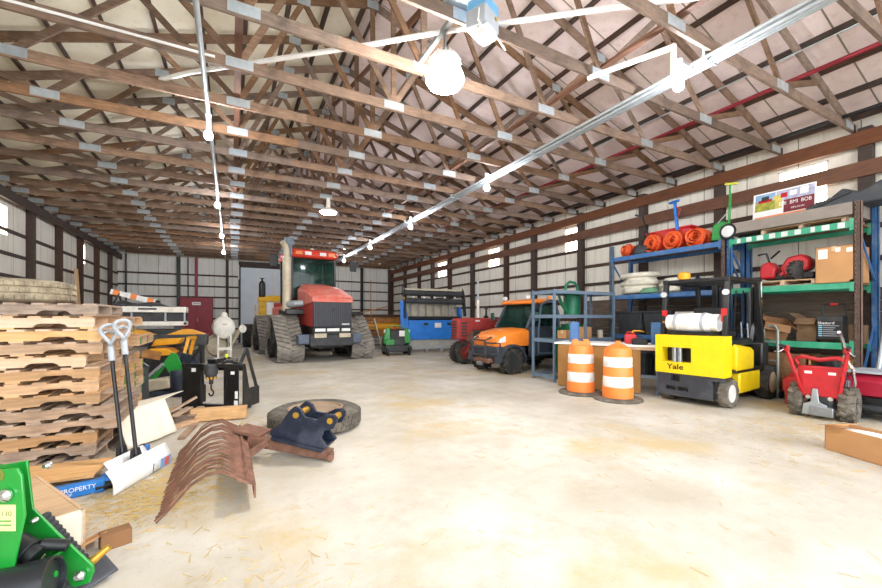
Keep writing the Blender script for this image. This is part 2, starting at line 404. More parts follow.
# old plank lining low on the right wall behind the racks
M('lining_wood', '#6a5c50', .8, 0, .3, 3, .1, (6, 1, 8), dirt='#463b34', dirt_amt=.5)
for k in range(10): MB().b2((XR-.085, .5, .02+k*.2), (XR-.052, 9.0, .212+k*.2)).build('lining_board', MATS['lining_wood'], wr)
d1 = struct(MB().b2((dx0, YB+.0, 0), (dx1, YB+.04, dz)).build('door_1', MATS['door_white']))
for x in (dx0+.95, dx0+1.9): MB().b2((x-.03, YB-.02, 0), (x+.03, YB, dz)).build('door_rib', MATS['white_paint'], d1)
for x in (dx0-.05, dx1+.05): MB().b2((x-.06, YB-.12, 0), (x+.06, YB-.0, dz+.1)).build('door_jamb', MATS['dark_grey'], d1)
MB().b2((dx0-.1, YB-.12, dz), (dx1+.1, YB-.0, dz+.35)).build('door_header', MATS['brown_wood'], d1)
# roof
def slope(sgn, mat, name, par):
    xa, xb = (XL-.3, XM) if sgn < 0 else (XM, XR+.3)
    m = MB(); o = .1
    pts = [(xa, zroof(xa)+o), (xb, zroof(xb)+o), (xb, zroof(xb)+o+.05), (xa, zroof(xa)+o+.05)]
    m.prism(pts, YB-YF+.3, (0, (YB+YF)/2, 0))
    return m.build(name, mat, par)
ceil = struct(slope(-1, roof_l, 'ceiling', None)); slope(1, roof_r, 'roof_slope', ceil)
for sgn in (-1, 1):
    for i in range(12):
        x = XM + sgn*(.12 + i*.68); a = math.atan(SL)*(-sgn)
        m = MB().box((0, 0, 0), (.05, YB-YF, .1), Matrix.Rotation(-a, 3, 'Y'))
        o = m.build('purlin', MATS['brown_wood'], ceil, loc=(x, (YB+YF)/2, zroof(x)+.055))
# trusses: one set of meshes, copied down the building
T0, TS, NT = 1.70, 1.09, 23
tr = thing('roof_truss', 'open timber roof truss, first from the near end', 'roof truss', (0, T0, ZC), group='open timber roof trusses')
tw = MATS['truss_wood']; CH = .15; TH = .042
def zt(x): return zroof(x)-ZC-.0
MB().b2((XL+.02, -TH/2, 0), (XM-1.2, TH/2, CH)).build('bottom_chord', tw, tr)
MB().b2((XM-1.2, -TH/2, .0), (XR-.02, TH/2, CH)).build('bottom_chord', tw, tr)
for sgn in (-1, 1):
    x0 = XM+sgn*(HALF-.05)
    MB().prism([(x0, zt(x0)-.15), (x0, zt(x0)), (XM, zt(XM)), (XM, zt(XM)-.15)], TH, (0, 0, 0)).build('top_chord', tw, tr)
nodesB = [.185, .355]; L_ = XR-XL
def T(f): x = XL+f*L_; return V(x, 0, zt(x)-.1)
def B(f): return V(XL+f*L_, 0, .09)
webs = [(B(.185), T(.10)), (B(.185), T(.27)), (B(.355), T(.27)), (B(.355), T(.42)), (B(.5), T(.42)), (B(.5), T(.5)), (B(.5), T(.58)), (B(.645), T(.58)), (B(.645), T(.73)), (B(.815), T(.73)), (B(.815), T(.90)),
        (B(.03), T(.03)), (B(.97), T(.97))]
for a, b_ in webs: MB().bar(a, b_, .088, .038, (0, 1, 0)).build('web', tw, tr)
for f in (.02, .185, .355, .5, .645, .815, .98):
    p = B(f); MB().box((p.x, -TH/2-.004, .085), (.34, .006, .13)).build('gusset_plate', MATS['gusset'], tr)
for f in (.27, .42, .5, .58, .73):
    p = T(f); MB().box((p.x, -TH/2-.004, p.z), (.22, .006, .14), (0, R(0), 0)).build('gusset_plate', MATS['gusset'], tr)
for i in range(1, NT):
    dup(tr, (random.uniform(-.03, .03), T0+i*TS, ZC+random.uniform(-.012, .012)), label='open timber roof truss, %s from the near end' % ORD[i])
# long runners tying the trusses
for x, z, lab in ((XM-2.3, .16, 'long timber runner over the chords near the left conduit'), (XM+2.3, .16, 'long timber runner over the chords near the steel track')):
    o = MB().b2((x-.045, T0-.3, ZC+z), (x+.045, T0+TS*(NT-1)+.2, ZC+z+.04)).build('timber_runner', MATS['beam_wood']); tag(o, lab, 'roof brace')
o = MB().bar((XM, T0, ZC+.2), (XM, T0+TS*8, ZC+2.2), .04, .09).bar((XM, T0+TS*8, ZC+2.2), (XM, T0+TS*16, ZC+.2), .04, .09).build('sway_brace', MATS['beam_wood'])
tag(o, 'zigzag timber sway brace under the ridge', 'roof brace')
# ---------------------------------------------------------------- lamps and overhead services
bulb_m = glow('lit_bulb', '#f4f8ff', 460.0)
big_m = glow('lit_floodlight', '#fffaf2', 200.0)
c1 = MB().cyl((-.34, 1.0, 4.865), (-.34, 25.5, 4.865), .032).build('conduit', MATS['galv']); tag(c1, 'long straight pale conduit under the chords carrying the row of bulbs over the pallets', 'conduit')
def bulb(loc, lab):
    t = thing('hanging_bulb', lab, 'lamp', loc, group='bare bulbs under the roof trusses')
    MB().cyl((0, 0, .06), (0, 0, .16), .035, .03, 10).build('socket', MATS['white_plastic'], t)
    MB().lathe([(.028, .07), (.04, .05), (.062, .02), (.066, -.02), (.05, -.06), (.02, -.08), (.001, -.083)], n=16).build('bulb', bulb_m, t)
    MB().cyl((0, 0, .15), (0, 0, 4.835-loc[2]), .022, .05, 10).build('stem', MATS['white_plastic'], t)
    return t
for i, y in enumerate((7.46, 11.98, 16.4, 20.4)):
    bulb((-.34, y, 4.5), '%s bare bulb from the near end of the pale conduit over the pallets' % ORD[i])
for i, (x, y) in enumerate(((5.1, 3.03), (5.2, 7.5), (5.2, 11.9), (5.2, 16.2), (5.2, 20.6))):
    t = bulb((x, y, 4.52), '%s bare bulb from the near end beside the steel ceiling track' % ORD[i])
    MB().b2((-.03, -.025, 4.80-4.52), (.35, .025, 4.83-4.52)).build('mounting_strap', MATS['galv'], t)
# high-bay floodlight
t = thing('floodlight', 'big lit round high bay lamp hanging from the trusses beside the opener motor', 'lamp', (2.32, 4.25, 4.42))
MB().lathe([(.001, .34), (.09, .34), (.1, .30), (.17, .27), (.20, .15), (.2, .13)], n=28).build('housing', MATS['white_paint'], t)
MB().lathe([(.20, .13), (.235, .05), (.235, 0), (.2, -.05), (.1, -.085), (.001, -.09)], n=28).build('lens', big_m, t)
fm = MB()
for k in range(16):
    a = k*PI/8; fm.bar((.105*math.cos(a), .105*math.sin(a), .33), (.19*math.cos(a), .19*math.sin(a), .22), .008, .05)
fm.build('cooling_fins', MATS['white_plastic'], t)
MB().cyl((0, 0, .33), (0, 0, .66), .02).build('hook', MATS['steel'], t)
MB().b2((-.03, -.45, .63), (.03, .8, .68)).build('mounting_bar', MATS['galv'], t)
t = thing('floodlight', 'lit flat disc lamp under the trusses in front of the red tractor', 'lamp', (2.45, 11.5, 4.55))
MB().lathe([(.001, .40), (.05, .40), (.06, .12), (.2, .07), (.24, .02), (.24, 0)], n=24).build('housing', MATS['white_paint'], t)
MB().lathe([(.235, .0), (.2, -.035), (.1, -.05), (.001, -.055)], n=24).build('lens', glow('lit_disc', '#fff3d6', 45), t)
# double trolley rail with hangers
t = thing('ceiling_track', 'long double steel rail hung under the trusses from near end to back wall', 'track', (5.43, 0, 4.83))
for dx, r_ in ((-.10, .022), (0, .035), (.08, .028), (.14, .018)):
    MB().cyl((dx, .2, 0), (dx, 25.6, 0), r_, n=10).build('rail', MATS['galv'], t)
MB().b2((-.06, .2, .03), (.1, 25.6, .055)).build('rail_plate', MATS['beige_metal'], t)
for y in (2.79, 6.06, 9.33, 12.6, 15.87, 19.14, 22.41): MB().b2((-.13, y+.03, -.03), (.17, y+.06, .16)).build('hanger', MATS['gusset'], t)
t = thing('angle_bracket', 'white square steel bracket beside the near end of the double rail', 'bracket', (0, 0, 0))
MB().bar((4.42, 3.9, 4.875), (4.86, 2.95, 4.885), .05, .05).build('arm', MATS['white_paint'], t)
MB().bar((4.86, 2.95, 4.91), (4.86, 2.95, 4.55), .05, .05).build('drop_arm', MATS['white_paint'], t)
o = MB().tube([(-.95, 7.2, 5.09), (-.54, 6.78, 5.09), (1.6, 4.98, 5.09), (2.3, 4.35, 5.09), (3.9, 3.07, 5.1), (5.3, 2.0, 5.1)], .034, 10).build('plastic_pipe', MATS['white_pvc']); tag(o, 'long white plastic pipe lying diagonally over the chords behind the big lamp', 'pipe')
o = MB().cyl((-3.6, 6.06-.037, 4.98), (-.2, 6.06-.037, 4.98), .018, n=8).build('white_tube_conduit', MATS['white_pvc']); tag(o, 'thin white conduit strapped along a timber chord at left', 'conduit')
o = MB().cyl((8.2, .4, 5.44), (8.2, 25.8, 5.44), .035, n=10).build('iron_pipe', MATS['dark_red']); tag(o, 'long dark red iron pipe running under the right roof slope', 'pipe')
o = MB().cyl((9.5, .4, 5.04), (9.5, 25.8, 5.04), .035, n=10).build('iron_pipe', MATS['black_paint']); tag(o, 'long black iron pipe near the top of the right wall', 'pipe')
o = MB().cyl((7.7, .4, 5.6), (7.7, 12, 5.6), .012, n=8).build('steel_cable', MATS['galv']); tag(o, 'thin bright cable running under the right roof slope', 'cable')
# opener motor
t = thing('door_opener', 'pale blue and white motor box hung between the chords beside the big lamp', 'motor', (2.45, 3.62, 4.74), 25)
MB().box((0, 0, .02), (.30, .26, .2)).build('housing', MATS['grey_plastic'], t, bevel=.02)
MB().box((.05, .02, .2), (.3, .24, .16)).build('cover', M('pale_blue', '#6fb2e4', .4), t, bevel=.015)
MB().box((-.02, -.05, -.13), (.2, .17, .1)).build('terminal_box', MATS['white_plastic'], t, bevel=.012)
MB().cyl((.06, -.131, .05), (.06, -.145, .05), .02).build('button', MATS['brass'], t)
MB().bar((-.1, .1, .26), (-.1, .1, .48), .03, .03).bar((.15, .1, .26), (.15, .1, .48), .03, .03).build('strap', MATS['white_paint'], t)
MB().b2((-.2, .05, .31), (.25, .4, .35)).build('mounting_bar', MATS['galv'], t)
MB().tube([(.16, -.05, .0), (.35, -.1, -.12), (.5, 0, .05), (.62, .1, .2), (.5, .15, .33), (.3, .12, .3)], .009, 6).build('cable', MATS['white_pvc'], t)
MB().tube([(-.15, -.05, .08), (-.22, -.08, -.1), (-.1, -.1, -.17)], .009, 6).build('cable', MATS['white_pvc'], t)
# ================================================================ left foreground
# ---------------------------------------------------------------- pallets
def make_pallet(label, loc, rz, wood, group, W=1.25, D=1.08, green=False):
    t = thing('pallet', label, 'pallet', loc, rz, group)
    def stringer(y):
        p = [(-W/2, .018), (-.46, .018)]
        for c in (-.30, .30):
            p += [(c-.125, .018), (c-.11, .04), (c-.075, .055), (c+.075, .055), (c+.11, .04), (c+.125, .018)]
        p += [(W/2, .018), (W/2, .108), (-W/2, .108)]
        p = [q for i, q in enumerate(p) if i == 0 or q != p[i-1]]
        return MB().prism(p, .042, (0, y, 0))
    for y in (-D/2+.021, 0, D/2-.021): stringer(y).build('stringer', MATS[wood], t)
    a, b_ = MB(), MB(); n = 7
    for i in range(n):
        x = -W/2+.06+i*(W-.12)/(n-1); w = random.choice((.09, .1, .12))
        a.box((x, random.uniform(-.006, .006), .117), (w, D+.02, .018))
    for x in (-W/2+.06, 0, W/2-.06): b_.box((x, 0, .009), (.1, D, .018))
    a.build('top_deck', MATS[wood], t); b_.build('bottom_deck', MATS[wood], t)
    if green:
        g = MB()
        for y in (-D/2+.021, 0, D/2-.021): g.b2((W/2, y-.024, .016), (W/2+.004, y+.024, .11))
        g.build('painted_end', MATS['green_paint'], t, label='bright green painted ends')
    return t
tones = ['pallet_grey', 'pallet_grey', 'pallet_wood', 'pallet_grey', 'pallet_grey', 'pallet_wood', 'pallet_wood', 'pallet_wood', 'fresh_wood', 'pallet_wood', 'fresh_wood', 'fresh_wood', 'pallet_grey']
redge = [-1.225, -1.19, -1.19, -1.04, -1.03, -1.19, -1.2, -1.2, -1.27, -1.15, -1.13, -1.24, -1.2]
nm = {0: 'bottom pallet of the front stack', 12: 'weathered top pallet of the front stack with the big tyre on it'}
for i in range(13):
    lab = nm.get(i, '%s wooden pallet, %s from the bottom of the front stack' % ({'pallet_grey': 'grey weathered', 'pallet_wood': 'tan', 'fresh_wood': 'pale fresh'}[tones[i]], ORD[i]))
    make_pallet(lab, (redge[i]-.625, 5.64+random.uniform(-.03, .03), i*.1265), random.uniform(-2, 2) - (3 if i == 0 else 0), tones[i], 'pallets in the front stack')
for i in range(12):
    rx = [-1.2, -1.18, -1.2, -1.22, -1.2, -1.2, -1.2, -1.24, -1.3, -1.06, -1.3, -1.2][i]
    gr = i in (3, 4, 5, 6, 9, 10)
    lab = '%s pallet%s, %s from the bottom of the rear stack' % ('tan' if i % 2 else 'pale', ' with green painted ends' if gr else '', ORD[i])
    make_pallet(lab, (rx-.625, 6.86+random.uniform(-.03, .03), i*.1265), random.uniform(-2, 2), 'fresh_wood' if i % 2 == 0 else 'pallet_wood', 'pallets in the rear stack', green=gr)
# tyre on top
t = thing('tyre', 'dusty tyre lying flat on top of the front pallet stack', 'tyre', (-2.02, 5.62, 13*.1265))
wb_t = MB(); w_, r_ = .24, .5
prof = [(.3, .03), (.42, .0), (.48, .025), (.5, .05), (.502, .09), (.49, .1), (.502, .11), (.502, .15), (.49, .16), (.502, .17), (.5, .2), (.48, .22), (.42, .24), (.3, .21), (.28, .12)]
wb_t.lathe(prof, n=40, closed=True)
for k in range(48):
    a = 2*PI*k/48
    for z in (.06, .125, .19): wb_t.box((.503*math.cos(a+z), .503*math.sin(a+z), z), (.014, .035, .042), (0, 0, math.degrees(a+z)+20))
wb_t.build('carcass', M('rubber_pale', '#8c806c', .95, 0, .35, 7, .3, dirt='#c9bd9f', dirt_amt=.7), t)
# tyre on the floor with a rusty rim
t = thing('tyre', 'truck tyre lying flat on the floor behind the rusty rake', 'tyre', (1.02, 5.6, 0))
m = MB(); m.lathe([(.36, .03), (.5, .0), (.575, .03), (.6, .07), (.605, .14), (.6, .21), (.575, .25), (.5, .28), (.36, .25), (.345, .14)], n=44, closed=True)
for k in range(52):
    a = 2*PI*k/52
    for z in (.08, .14, .2): m.box((.606*math.cos(a+z*.6), .606*math.sin(a+z*.6), z), (.016, .04, .045), (0, 0, math.degrees(a)))
m.build('carcass', M('rubber_worn', '#5a554d', .9, 0, .3, 8, .2, dirt='#948a7b', dirt_amt=.6), t)
m = MB(); m.lathe([(.365, .25), (.37, .27), (.345, .275), (.31, .21), (.25, .19), (.17, .22), (.12, .22), (.115, .12), (.34, .1)], n=36, closed=False)
m.build('rim', M('rim_rusty', '#a08a72', .7, .1, .2, dirt='#6b4a38', dirt_amt=.6), t)
m = MB()
for k in range(8): m.cyl((.2*math.cos(k*PI/4), .2*math.sin(k*PI/4), .205), (.2*math.cos(k*PI/4), .2*math.sin(k*PI/4), .235), .02, n=6)
m.build('lug_nuts', MATS['rust'], t)
# ---------------------------------------------------------------- snow shovels leaning on the stack
def shovel(label, loc, rz, top, blade_mat, W=.78, H=.21):
    """local x = blade width, local -y = the way the blade faces; shaft runs up to `top` (local)"""
    t = thing('snow_shovel', label, 'shovel', loc, rz, 'snow shovels leaning on the pallets')
    def bl(u, v):
        a = v*1.15
        return ((u-.5)*W, .10-.22*math.sin(a)*.55 - .09*(1-v)*0 + .06*(1-math.cos(a*1.4)), .005+.27*(1-math.cos(a))/(1-math.cos(1.15))*.55+.27*v*.45)
    MB().grid(lambda u, v: ((u-.5)*W, .05-.07*math.sin(v*PI)*.45+.06*v, .005+H*v), 8, 8, thick=.012).build('blade', MATS[blade_mat], t)
    rb = MB()
    for x in (-.2, 0, .2): rb.bar((x*W, .07, .05), (x*W, .10, H-.02), .02, .03)
    rb.build('blade_ribs', MATS[blade_mat], t)
    tp = V(top); b0 = V(0, .12, .12); d = (tp-b0).normalized()
    MB().prism([(-.11, .02), (.11, .02), (.045, .26), (-.045, .26)], .03, (0, .115, .02), (1, 0, 0), d).build('bracket', MATS['black_plastic'], t, bevel=.006)
    b1 = b0+d*.1
    MB().cyl(b1, tp-d*.16, .017, n=12).build('shaft', MATS['black_paint'], t)
    g = MB(); g.cyl(tp-d*.22, tp-d*.06, .03, .027, 12)
    sx = V(1, 0, 0); pts = []
    c = tp+d*.05
    for k in range(18):
        a = 2*PI*k/18; pts.append(c + sx*(.085*math.sin(a)) + d*(.11*-math.cos(a)) + d.cross(sx)*(.035*math.sin(2*a)))
    g.tube(pts, .018, 8, closed=True)
    g.tube([c-sx*.08+d*.02, c+d*.045, c+sx*.08+d*.02], .015, 8)
    g.build('grip', MATS['grey_plastic'], t)
    return t
s1 = shovel('white bladed snow shovel nearest the rusty rake, facing out from the pallets', (-.67, 4.52, 0), 66, (.36, .50, 1.33), 'white_plastic')
stk = M('label_blue', '#7fa9dc', .5); stw = M('label_red', '#d8655a', .5)
MB().box((.16, -.036, .105), (.15, .004, .085), (5, 0, 0)).build('sticker', stk, s1, label='pale blue sticker')
MB().box((.17, -.040, .105), (.055, .004, .075), (5, 0, 0)).build('sticker', stw, s1, label='red patch on the sticker')
MB().box((-.02, -.036, .10), (.012, .004, .08), (5, 0, 15)).build('mark', MATS['black_plastic'], s1)
shovel('second snow shovel, its white blade tucked behind the first against the pallets', (-.80, 4.66, .0), 66, (.24, .42, 1.28), 'white_plastic', W=.5)
# blue moulded frame on the floor with lettering
t = thing('pallet_jack', 'blue fork frame with white lettering on the floor under the front pallet stack', 'pallet jack', (0, 0, 0))
MB().bar((-1.32, 4.33, .05), (-.98, 4.41, .05), .10, .1).build('fork_tip', MATS['blue_plastic'], t, bevel=.015)
MB().bar((-1.0, 4.40, .06), (-.84, 5.3, .09), .11, .07).build('fork', MATS['blue_plastic'], t, bevel=.015)
MB().bar((-.96, 4.5, .115), (-.84, 5.2, .14), .03, .03).build('push_rod', MATS['black_paint'], t)
MB().cyl((-1.04, 4.38, .04), (-.93, 4.41, .04), .038).build('roller', MATS['black_plastic'], t)
text('PROPERTY', .05, MATS['white_plastic'], t, (-1.135, 4.318, .068), (90, 0, 13), sx=.95)
text('OF', .032, MATS['white_plastic'], t, (-1.19, 4.308, .03), (90, 0, 13), sx=.95)
o = MB().box((0, 0, 0), (.9, .5, .02), (0, 0, -4)).build('loose_board', MATS['fresh_wood'], loc=(-1.5, 4.72, .12)); tag(o, 'flat pale board under the front edge of the pallet stack', 'board')
# cream sheet bent over beside the stack
def sheet(u, v):
    x = -1.12 + .40*u; y = 5.80 + .60*u
    if v < .55:
        k = v/.55; return (x+.10-.18*k-.02*math.sin(9*u), y-.28+.3*k, .03+.33*k+.06*k*u+.03*math.sin(7*u)*k)
    k = (v-.55)/.45; a = k
    return (x-.08-.02*a+.18*a*u, y+.02+.55*a, .36+.06*u+.03*math.sin(a*1.5)-.03*u*a)
o = MB().grid(sheet, 16, 18, thick=.012).build('cardboard_sheet', MATS['paper']); tag(o, 'cream sheet bent over in a fold beside the pallets behind the shovels', 'sheet')
# lumber on the floor behind the rake
o = MB().box((0, 0, 0), (.72, .16, .17), (0, 0, -9)).build('timber_beam', MATS['fresh_wood'], loc=(-.16, 6.62, .1), bevel=.005); tag(o, 'short thick tan timber beam lying in front of the black loader frame', 'timber')
t = thing('broken_pallet', 'broken grey pallet frame lying between the cream sheet and the tan timber', 'pallet', (-.78, 6.9, 0), -14)
for y in (-.22, .18): MB().box((0, y, .06), (.75, .04, .11)).build('stringer', MATS['pallet_grey'], t)
for x in (-.3, -.08, .14, .33): MB().box((x, 0, .125), (.1, .6, .018), (0, 0, random.uniform(-9, 9))).build('deck_board', MATS['pallet_wood'], t)
MB().box((.1, .0, .2), (.5, .09, .02), (0, -28, 25)).build('deck_board', MATS['pallet_wood'], t)
o = MB().bar((-.92, 6.05, .03), (-.15, 6.95, .05), .09, .05).build('plank', MATS['pallet_wood']); tag(o, 'narrow plank lying on the floor between the rake and the tan timber', 'plank')
o = MB().bar((-.55, 5.75, .02), (-.45, 6.4, .03), .08, .03).build('plank', MATS['pallet_grey']); tag(o, 'short grey plank on the floor beside the white shovel blade', 'plank')
# low carton and scraps at the very front
t = thing('wooden_crate', 'low pale wooden crate side lying beside the green mower at the front', 'crate', (-1.09, 3.72, 0), 29.8)
MB().box((.0, 0, .14), (.02, 1.02, .28)).build('side_board', MATS['fresh_wood'], t)
MB().box((-.2, -.5, .14), (.4, .02, .28)).build('end_board', MATS['paper'], t, label='white faced end board')
MB().box((-.38, 0, .14), (.02, 1.02, .28)).build('side_board', MATS['fresh_wood'], t)
MB().box((-.19, 0, .27), (.4, 1.0, .015)).build('lid_board', MATS['fresh_wood'], t)
o = MB().box((0, 0, 0), (.16, .1, .1), (0, 0, 20)).build('wood_block', MATS['cardboard_dark'], loc=(-.68, 3.3, .05), bevel=.003); tag(o, 'small dark brown wood block on the floor beside the green mower', 'block')
o = MB().box((0, 0, 0), (.2, .18, .012), (-20, -16, 30)).build('cardboard_scrap', MATS['cardboard'], loc=(-.84, 3.32, .045)); tag(o, 'small tan cardboard scrap tilted against the brown wood block', 'cardboard')
o = MB().grid(lambda u, v: (-.80+.22*u-.10*v, 2.72+.16*u+.18*v, .012+.03*u*u+.02*v), 10, 6, thick=.008).build('rubber_flap', M('flap_grey', '#4a4d55', .7, 0, .1)); tag(o, 'grey rubber flap on the floor at the front under the green mower', 'flap')
# ---------------------------------------------------------------- green mower close to the camera
t = thing('roller_mower', 'green mower deck with black roller at the front left corner of the floor', 'mower', (-.88, 2.85, 0), -28.07)
G = MATS['deere_green']
pA = [(-.42, .70), (-.2, .73), (.01, .754), (.035, .72), (.05, .52), (-.03, .14), (-.1, .06), (-.42, .06)]
pB = [(-.42, .68), (-.26, .70), (-.15, .72), (-.118, .458), (.03, .31), (.211, .145), (.215, .11), (.19, .05), (.1, .02), (.02, .16), (-.14, .27), (-.2, .3), (-.42, .3)]
MB().prism(pA, .014, (0, -.15, 0)).build('hanger_plate', G, t, bevel=.004)
MB().prism(pB, .014, (0, .05, 0)).build('side_plate', G, t, bevel=.004)
MB().box((-.3, -.05, .62), (.2, .2, .03)).box((-.3, -.05, .35), (.22, .2, .025)).build('cross_member', G, t)
MB().box((-.06, -.02, .2), (.3, .1, .012), (0, -18, 0)).build('deck_shell', G, t)
m = MB()
for (x, z, y, r) in ((-.03, .625, -.162, .032), (-.02, .70, .038, .02), (-.09, .40, .038, .017), (.155, .1, .036, .028), (.155, .1, .068, .028)):
    MB().lathe([(r, 0), (r, -.012), (r*.75, -.02), (r*.5, -.03), (.001, -.03)], (x, y, z), (0, 1, 0), 12).build('bolt', MATS['chrome'], t)
m = MB().lathe([(.001, .06), (.094, .06), (.096, 0), (.106, 0), (.106, .6), (.001, .6)], (.165, -.12, .185), (-.93, -.33, -.12), 30)
m.lathe([(.094, .02), (.094, .05), (.001, .05)], (.165, -.12, .185), (-.93, -.33, -.12), 24)
rl = m.build('roller', M('roller_black', '#2b2e33', .28, .2, .15), t)
m = MB()
for k in range(5):
    a = k*2*PI/5; m.cyl((.135, -.13+.05*math.cos(a), .183+.05*math.sin(a)), (.108, -.14+.05*math.cos(a), .178+.05*math.sin(a)), .015, n=10)
m.build('roller_bolts', MATS['deere_green'], rl)
MB().cyl((.16, .07, .13), (.23, .13, .2), .024, .018).build('axle_stub', MATS['brass'], t)
m = MB()
for k in range(12):
    p = V(-.13+.021*k, .10, .385-.0235*k); m.lathe([(.036, 0), (.042, .014), (.036, .028)], p, (.66, 0, -.75), 14)
m.build('spring_hose', MATS['dark_grey'], t)
m = MB().cyl((-.12, -.06, .33), (-.02, -.06, .28), .06).cyl((-.03, -.06, .285), (.02, -.06, .26), .045).cyl((-.14, -.06, .30), (-.14, -.06, .2), .04)
m.build('hydraulic_motor', MATS['black_plastic'], t, bevel=.004)
MB().cyl((.0, -.02, .3), (.1, .02, .27), .03).build('coupling', MATS['black_plastic'], t)
MB().box((-.09, -.159, .56-.05), (.2, .002, .13)).build('decal', M('decal_yellow', '#e9e49a', .5, 0, .03), t, label='pale yellow decal')
text('A 110', .035, M('ink_olive', '#7d8a55', .6), t, (-.05, -.161, .53), (90, 0, 0))
for z in (.495, .475): MB().box((-.07, -.161, z), (.12, .002, .006)).build('decal_line', G, t)
MB().cyl((-.075, -.156, .72), (-.075, -.16, .72), .03).build('pin_hole', M('hole_olive', '#6d7a2a', .6), t)
# straw scattered on the floor
sv = MB(); rnd = random.Random(3)
spots = [(-.6, 4.0, .55, 1000), (-.3, 4.6, .5, 380), (-.1, 6.2, .8, 160), (.3, 5.0, 1.0, 130), (7.0, 1.4, 1.0, 260), (6.2, 2.4, 1.1, 240), (7.8, 2.6, .6, 200), (.2, 2.6, .5, 70), (-.9, 8.2, .8, 80), (3.6, 3.4, 3, 160), (1.0, 8, 2.5, 120), (6.2, 1.6, .6, 120)]
for cx, cy, s_, n_ in spots:
    for k in range(n_):
        x, y = rnd.gauss(cx, s_*.55), rnd.gauss(cy, s_*.55); a = rnd.uniform(0, PI); l = rnd.uniform(.03, .11); z = rnd.uniform(.003, .012)
        sv.bar((x, y, z), (x+l*math.cos(a), y+l*math.sin(a), z+rnd.uniform(-.002, .008)), .0032, .0025)
o = sv.build('straw', M('straw', '#d6b974', .8, 0, .3, 3)); tag(o, 'loose yellow straw scattered over the concrete floor', 'straw', kind='stuff')
# ---------------------------------------------------------------- rusty rake with boom and hitch
t = thing('landscape_rake', 'rusty landscape rake with curved spring tines lying on the floor', 'rake', (0, 0, 0))
ru = MATS['rust']
B0, B1 = V(.025, 3.42, 0), V(-.0, 5.2, 0); bd = (B1-B0).normalized(); sd = V(-bd.y, bd.x, 0)      # sd points to -X
BL = (B1-B0).length
MB().prism([(0, 0), (BL, 0), (BL, .15), (0, .15)], .014, B0+V(.13, 0, .185), bd, V(-.88, 0, .47)).build('tine_bar', ru, t)
MB().prism([(0, 0), (BL, 0), (BL, .11), (0, .11)], .014, B0+V(.135, 0, .08), bd, V(0, 0, 1)).build('side_flange', ru, t)
for k in range(26): p = B0+bd*(.04+k*.068)+V(.075, 0, .225); MB().cyl(p, p+V(.012, 0, .02), .012, n=6).build('bolt', ru, t)
for k in range(34):
    p = B0+bd*(.01+k*(BL-.02)/33); pts = []
    j = random.uniform(-.009, .009); q = random.uniform(-.01, .03)
    ctl = [V(.05, 0, .235), V(-.02, 0, .275), V(-.10, 0, .315+q*.6), V(-.20, 0, .30+q), V(-.30, 0, .24+q), V(-.39, 0, .135+q*.6), V(-.46+j*.5, 0, .065), V(-.52+j, 0, .010)]
    for i in range(len(ctl)-1):
        for f in (0, .5): 
            c = ctl[i].lerp(ctl[i+1], f); pts.append(p + c + bd*(j*1.2*((i+f)/7)**2 + .05*((i+f)/7)))
    pts.append(p+ctl[-1]+bd*(j*1.2+.05))
    MB().tube(pts, .0068, 6).build('tine', ru, t)
MB().bar((.17, 4.70, .19), (.93, 4.2, .06), .11, .10).build('boom', ru, t, bevel=.006)
MB().cyl((.9, 4.12, .05), (.94, 4.28, .05), .035, n=10).build('boom_end', ru, t)
MB().box((.2, 4.78, .26), (.3, .26, .03), (0, 11, -33)).build('pivot_plate', ru, t); MB().box((.17, 4.9, .15), (.06, .5, .10)).build('pivot_block', ru, t)
MB().bar((.15, 4.35, .14), (.36, 4.58, .19), .05, .05).build('brace', ru, t)
hitch = thing('excavator_hitch', 'dark navy double plate pin hitch resting on the rusty rake boom', 'hitch', (.68, 4.42, .19), -33, rot=(0, 12, -33))
hitch.scale = (1.22, 1.22, 1.22)
nv = MATS['navy']
MB().box((0, 0, .0), (.46, .3, .03)).build('base_plate', nv, hitch, bevel=.004)
pl = [(-.24, .01), (.24, .01), (.26, .04), (.19, .10), (.2, .16), (.28, .2), (.3, .27), (.25, .32), (.19, .3), (.12, .24), (.02, .24), (-.03, .3), (-.09, .31), (-.13, .26), (-.18, .14), (-.26, .05)]
for y in (-.11, .11):
    MB().prism(pl, .03, (0, y, 0)).build('side_plate', nv, hitch, bevel=.006)
    for (x, z) in ((-.06, .24), (.24, .26)):
        MB().lathe([(.055, -.022), (.055, .022), (.001, .022)], (x, y, z), (0, 1, 0), 20).build('boss', nv, hitch)
for (x, z) in ((-.06, .24), (.24, .26)):
    MB().lathe([(.001, -.14), (.024, -.14), (.028, -.13), (.028, .14), (.001, .14)], (x, 0, z), (0, 1, 0), 12).build('pin', MATS['brass'], hitch)
# ---------------------------------------------------------------- black loader frame with drive motor and hook
t = thing('loader_attachment', 'black steel loader frame with auger motor and hook behind the tan timber', 'attachment', (-.27, 7.30, 0), -34.4)
t.scale = (.82, 1, 1)
bk = MATS['black_paint']
MB().box((-.46, 0, .40), (.36, .02, .70)).build('face_plate', bk, t, bevel=.004)
MB().box((.43, 0, .40), (.22, .02, .70)).build('face_plate', bk, t, bevel=.004)
MB().box((0, .01, .73), (1.3, .07, .06)).build('top_bar', bk, t, bevel=.006)
MB().box((0, .03, .07), (1.3, .08, .08)).build('bottom_bar', bk, t, bevel=.006)
MB().prism([(-.02, .03), (.2, .03), (.2, .15), (.04, .77), (-.02, .77)], .02, (.64, 0, 0), (0, 1, 0), (0, 0, 1)).build('side_gusset', bk, t, bevel=.004)
MB().prism([(-.02, .03), (.2, .03), (.2, .15), (.04, .77), (-.02, .77)], .02, (-.64, 0, 0), (0, 1, 0), (0, 0, 1)).build('side_gusset', bk, t, bevel=.004)
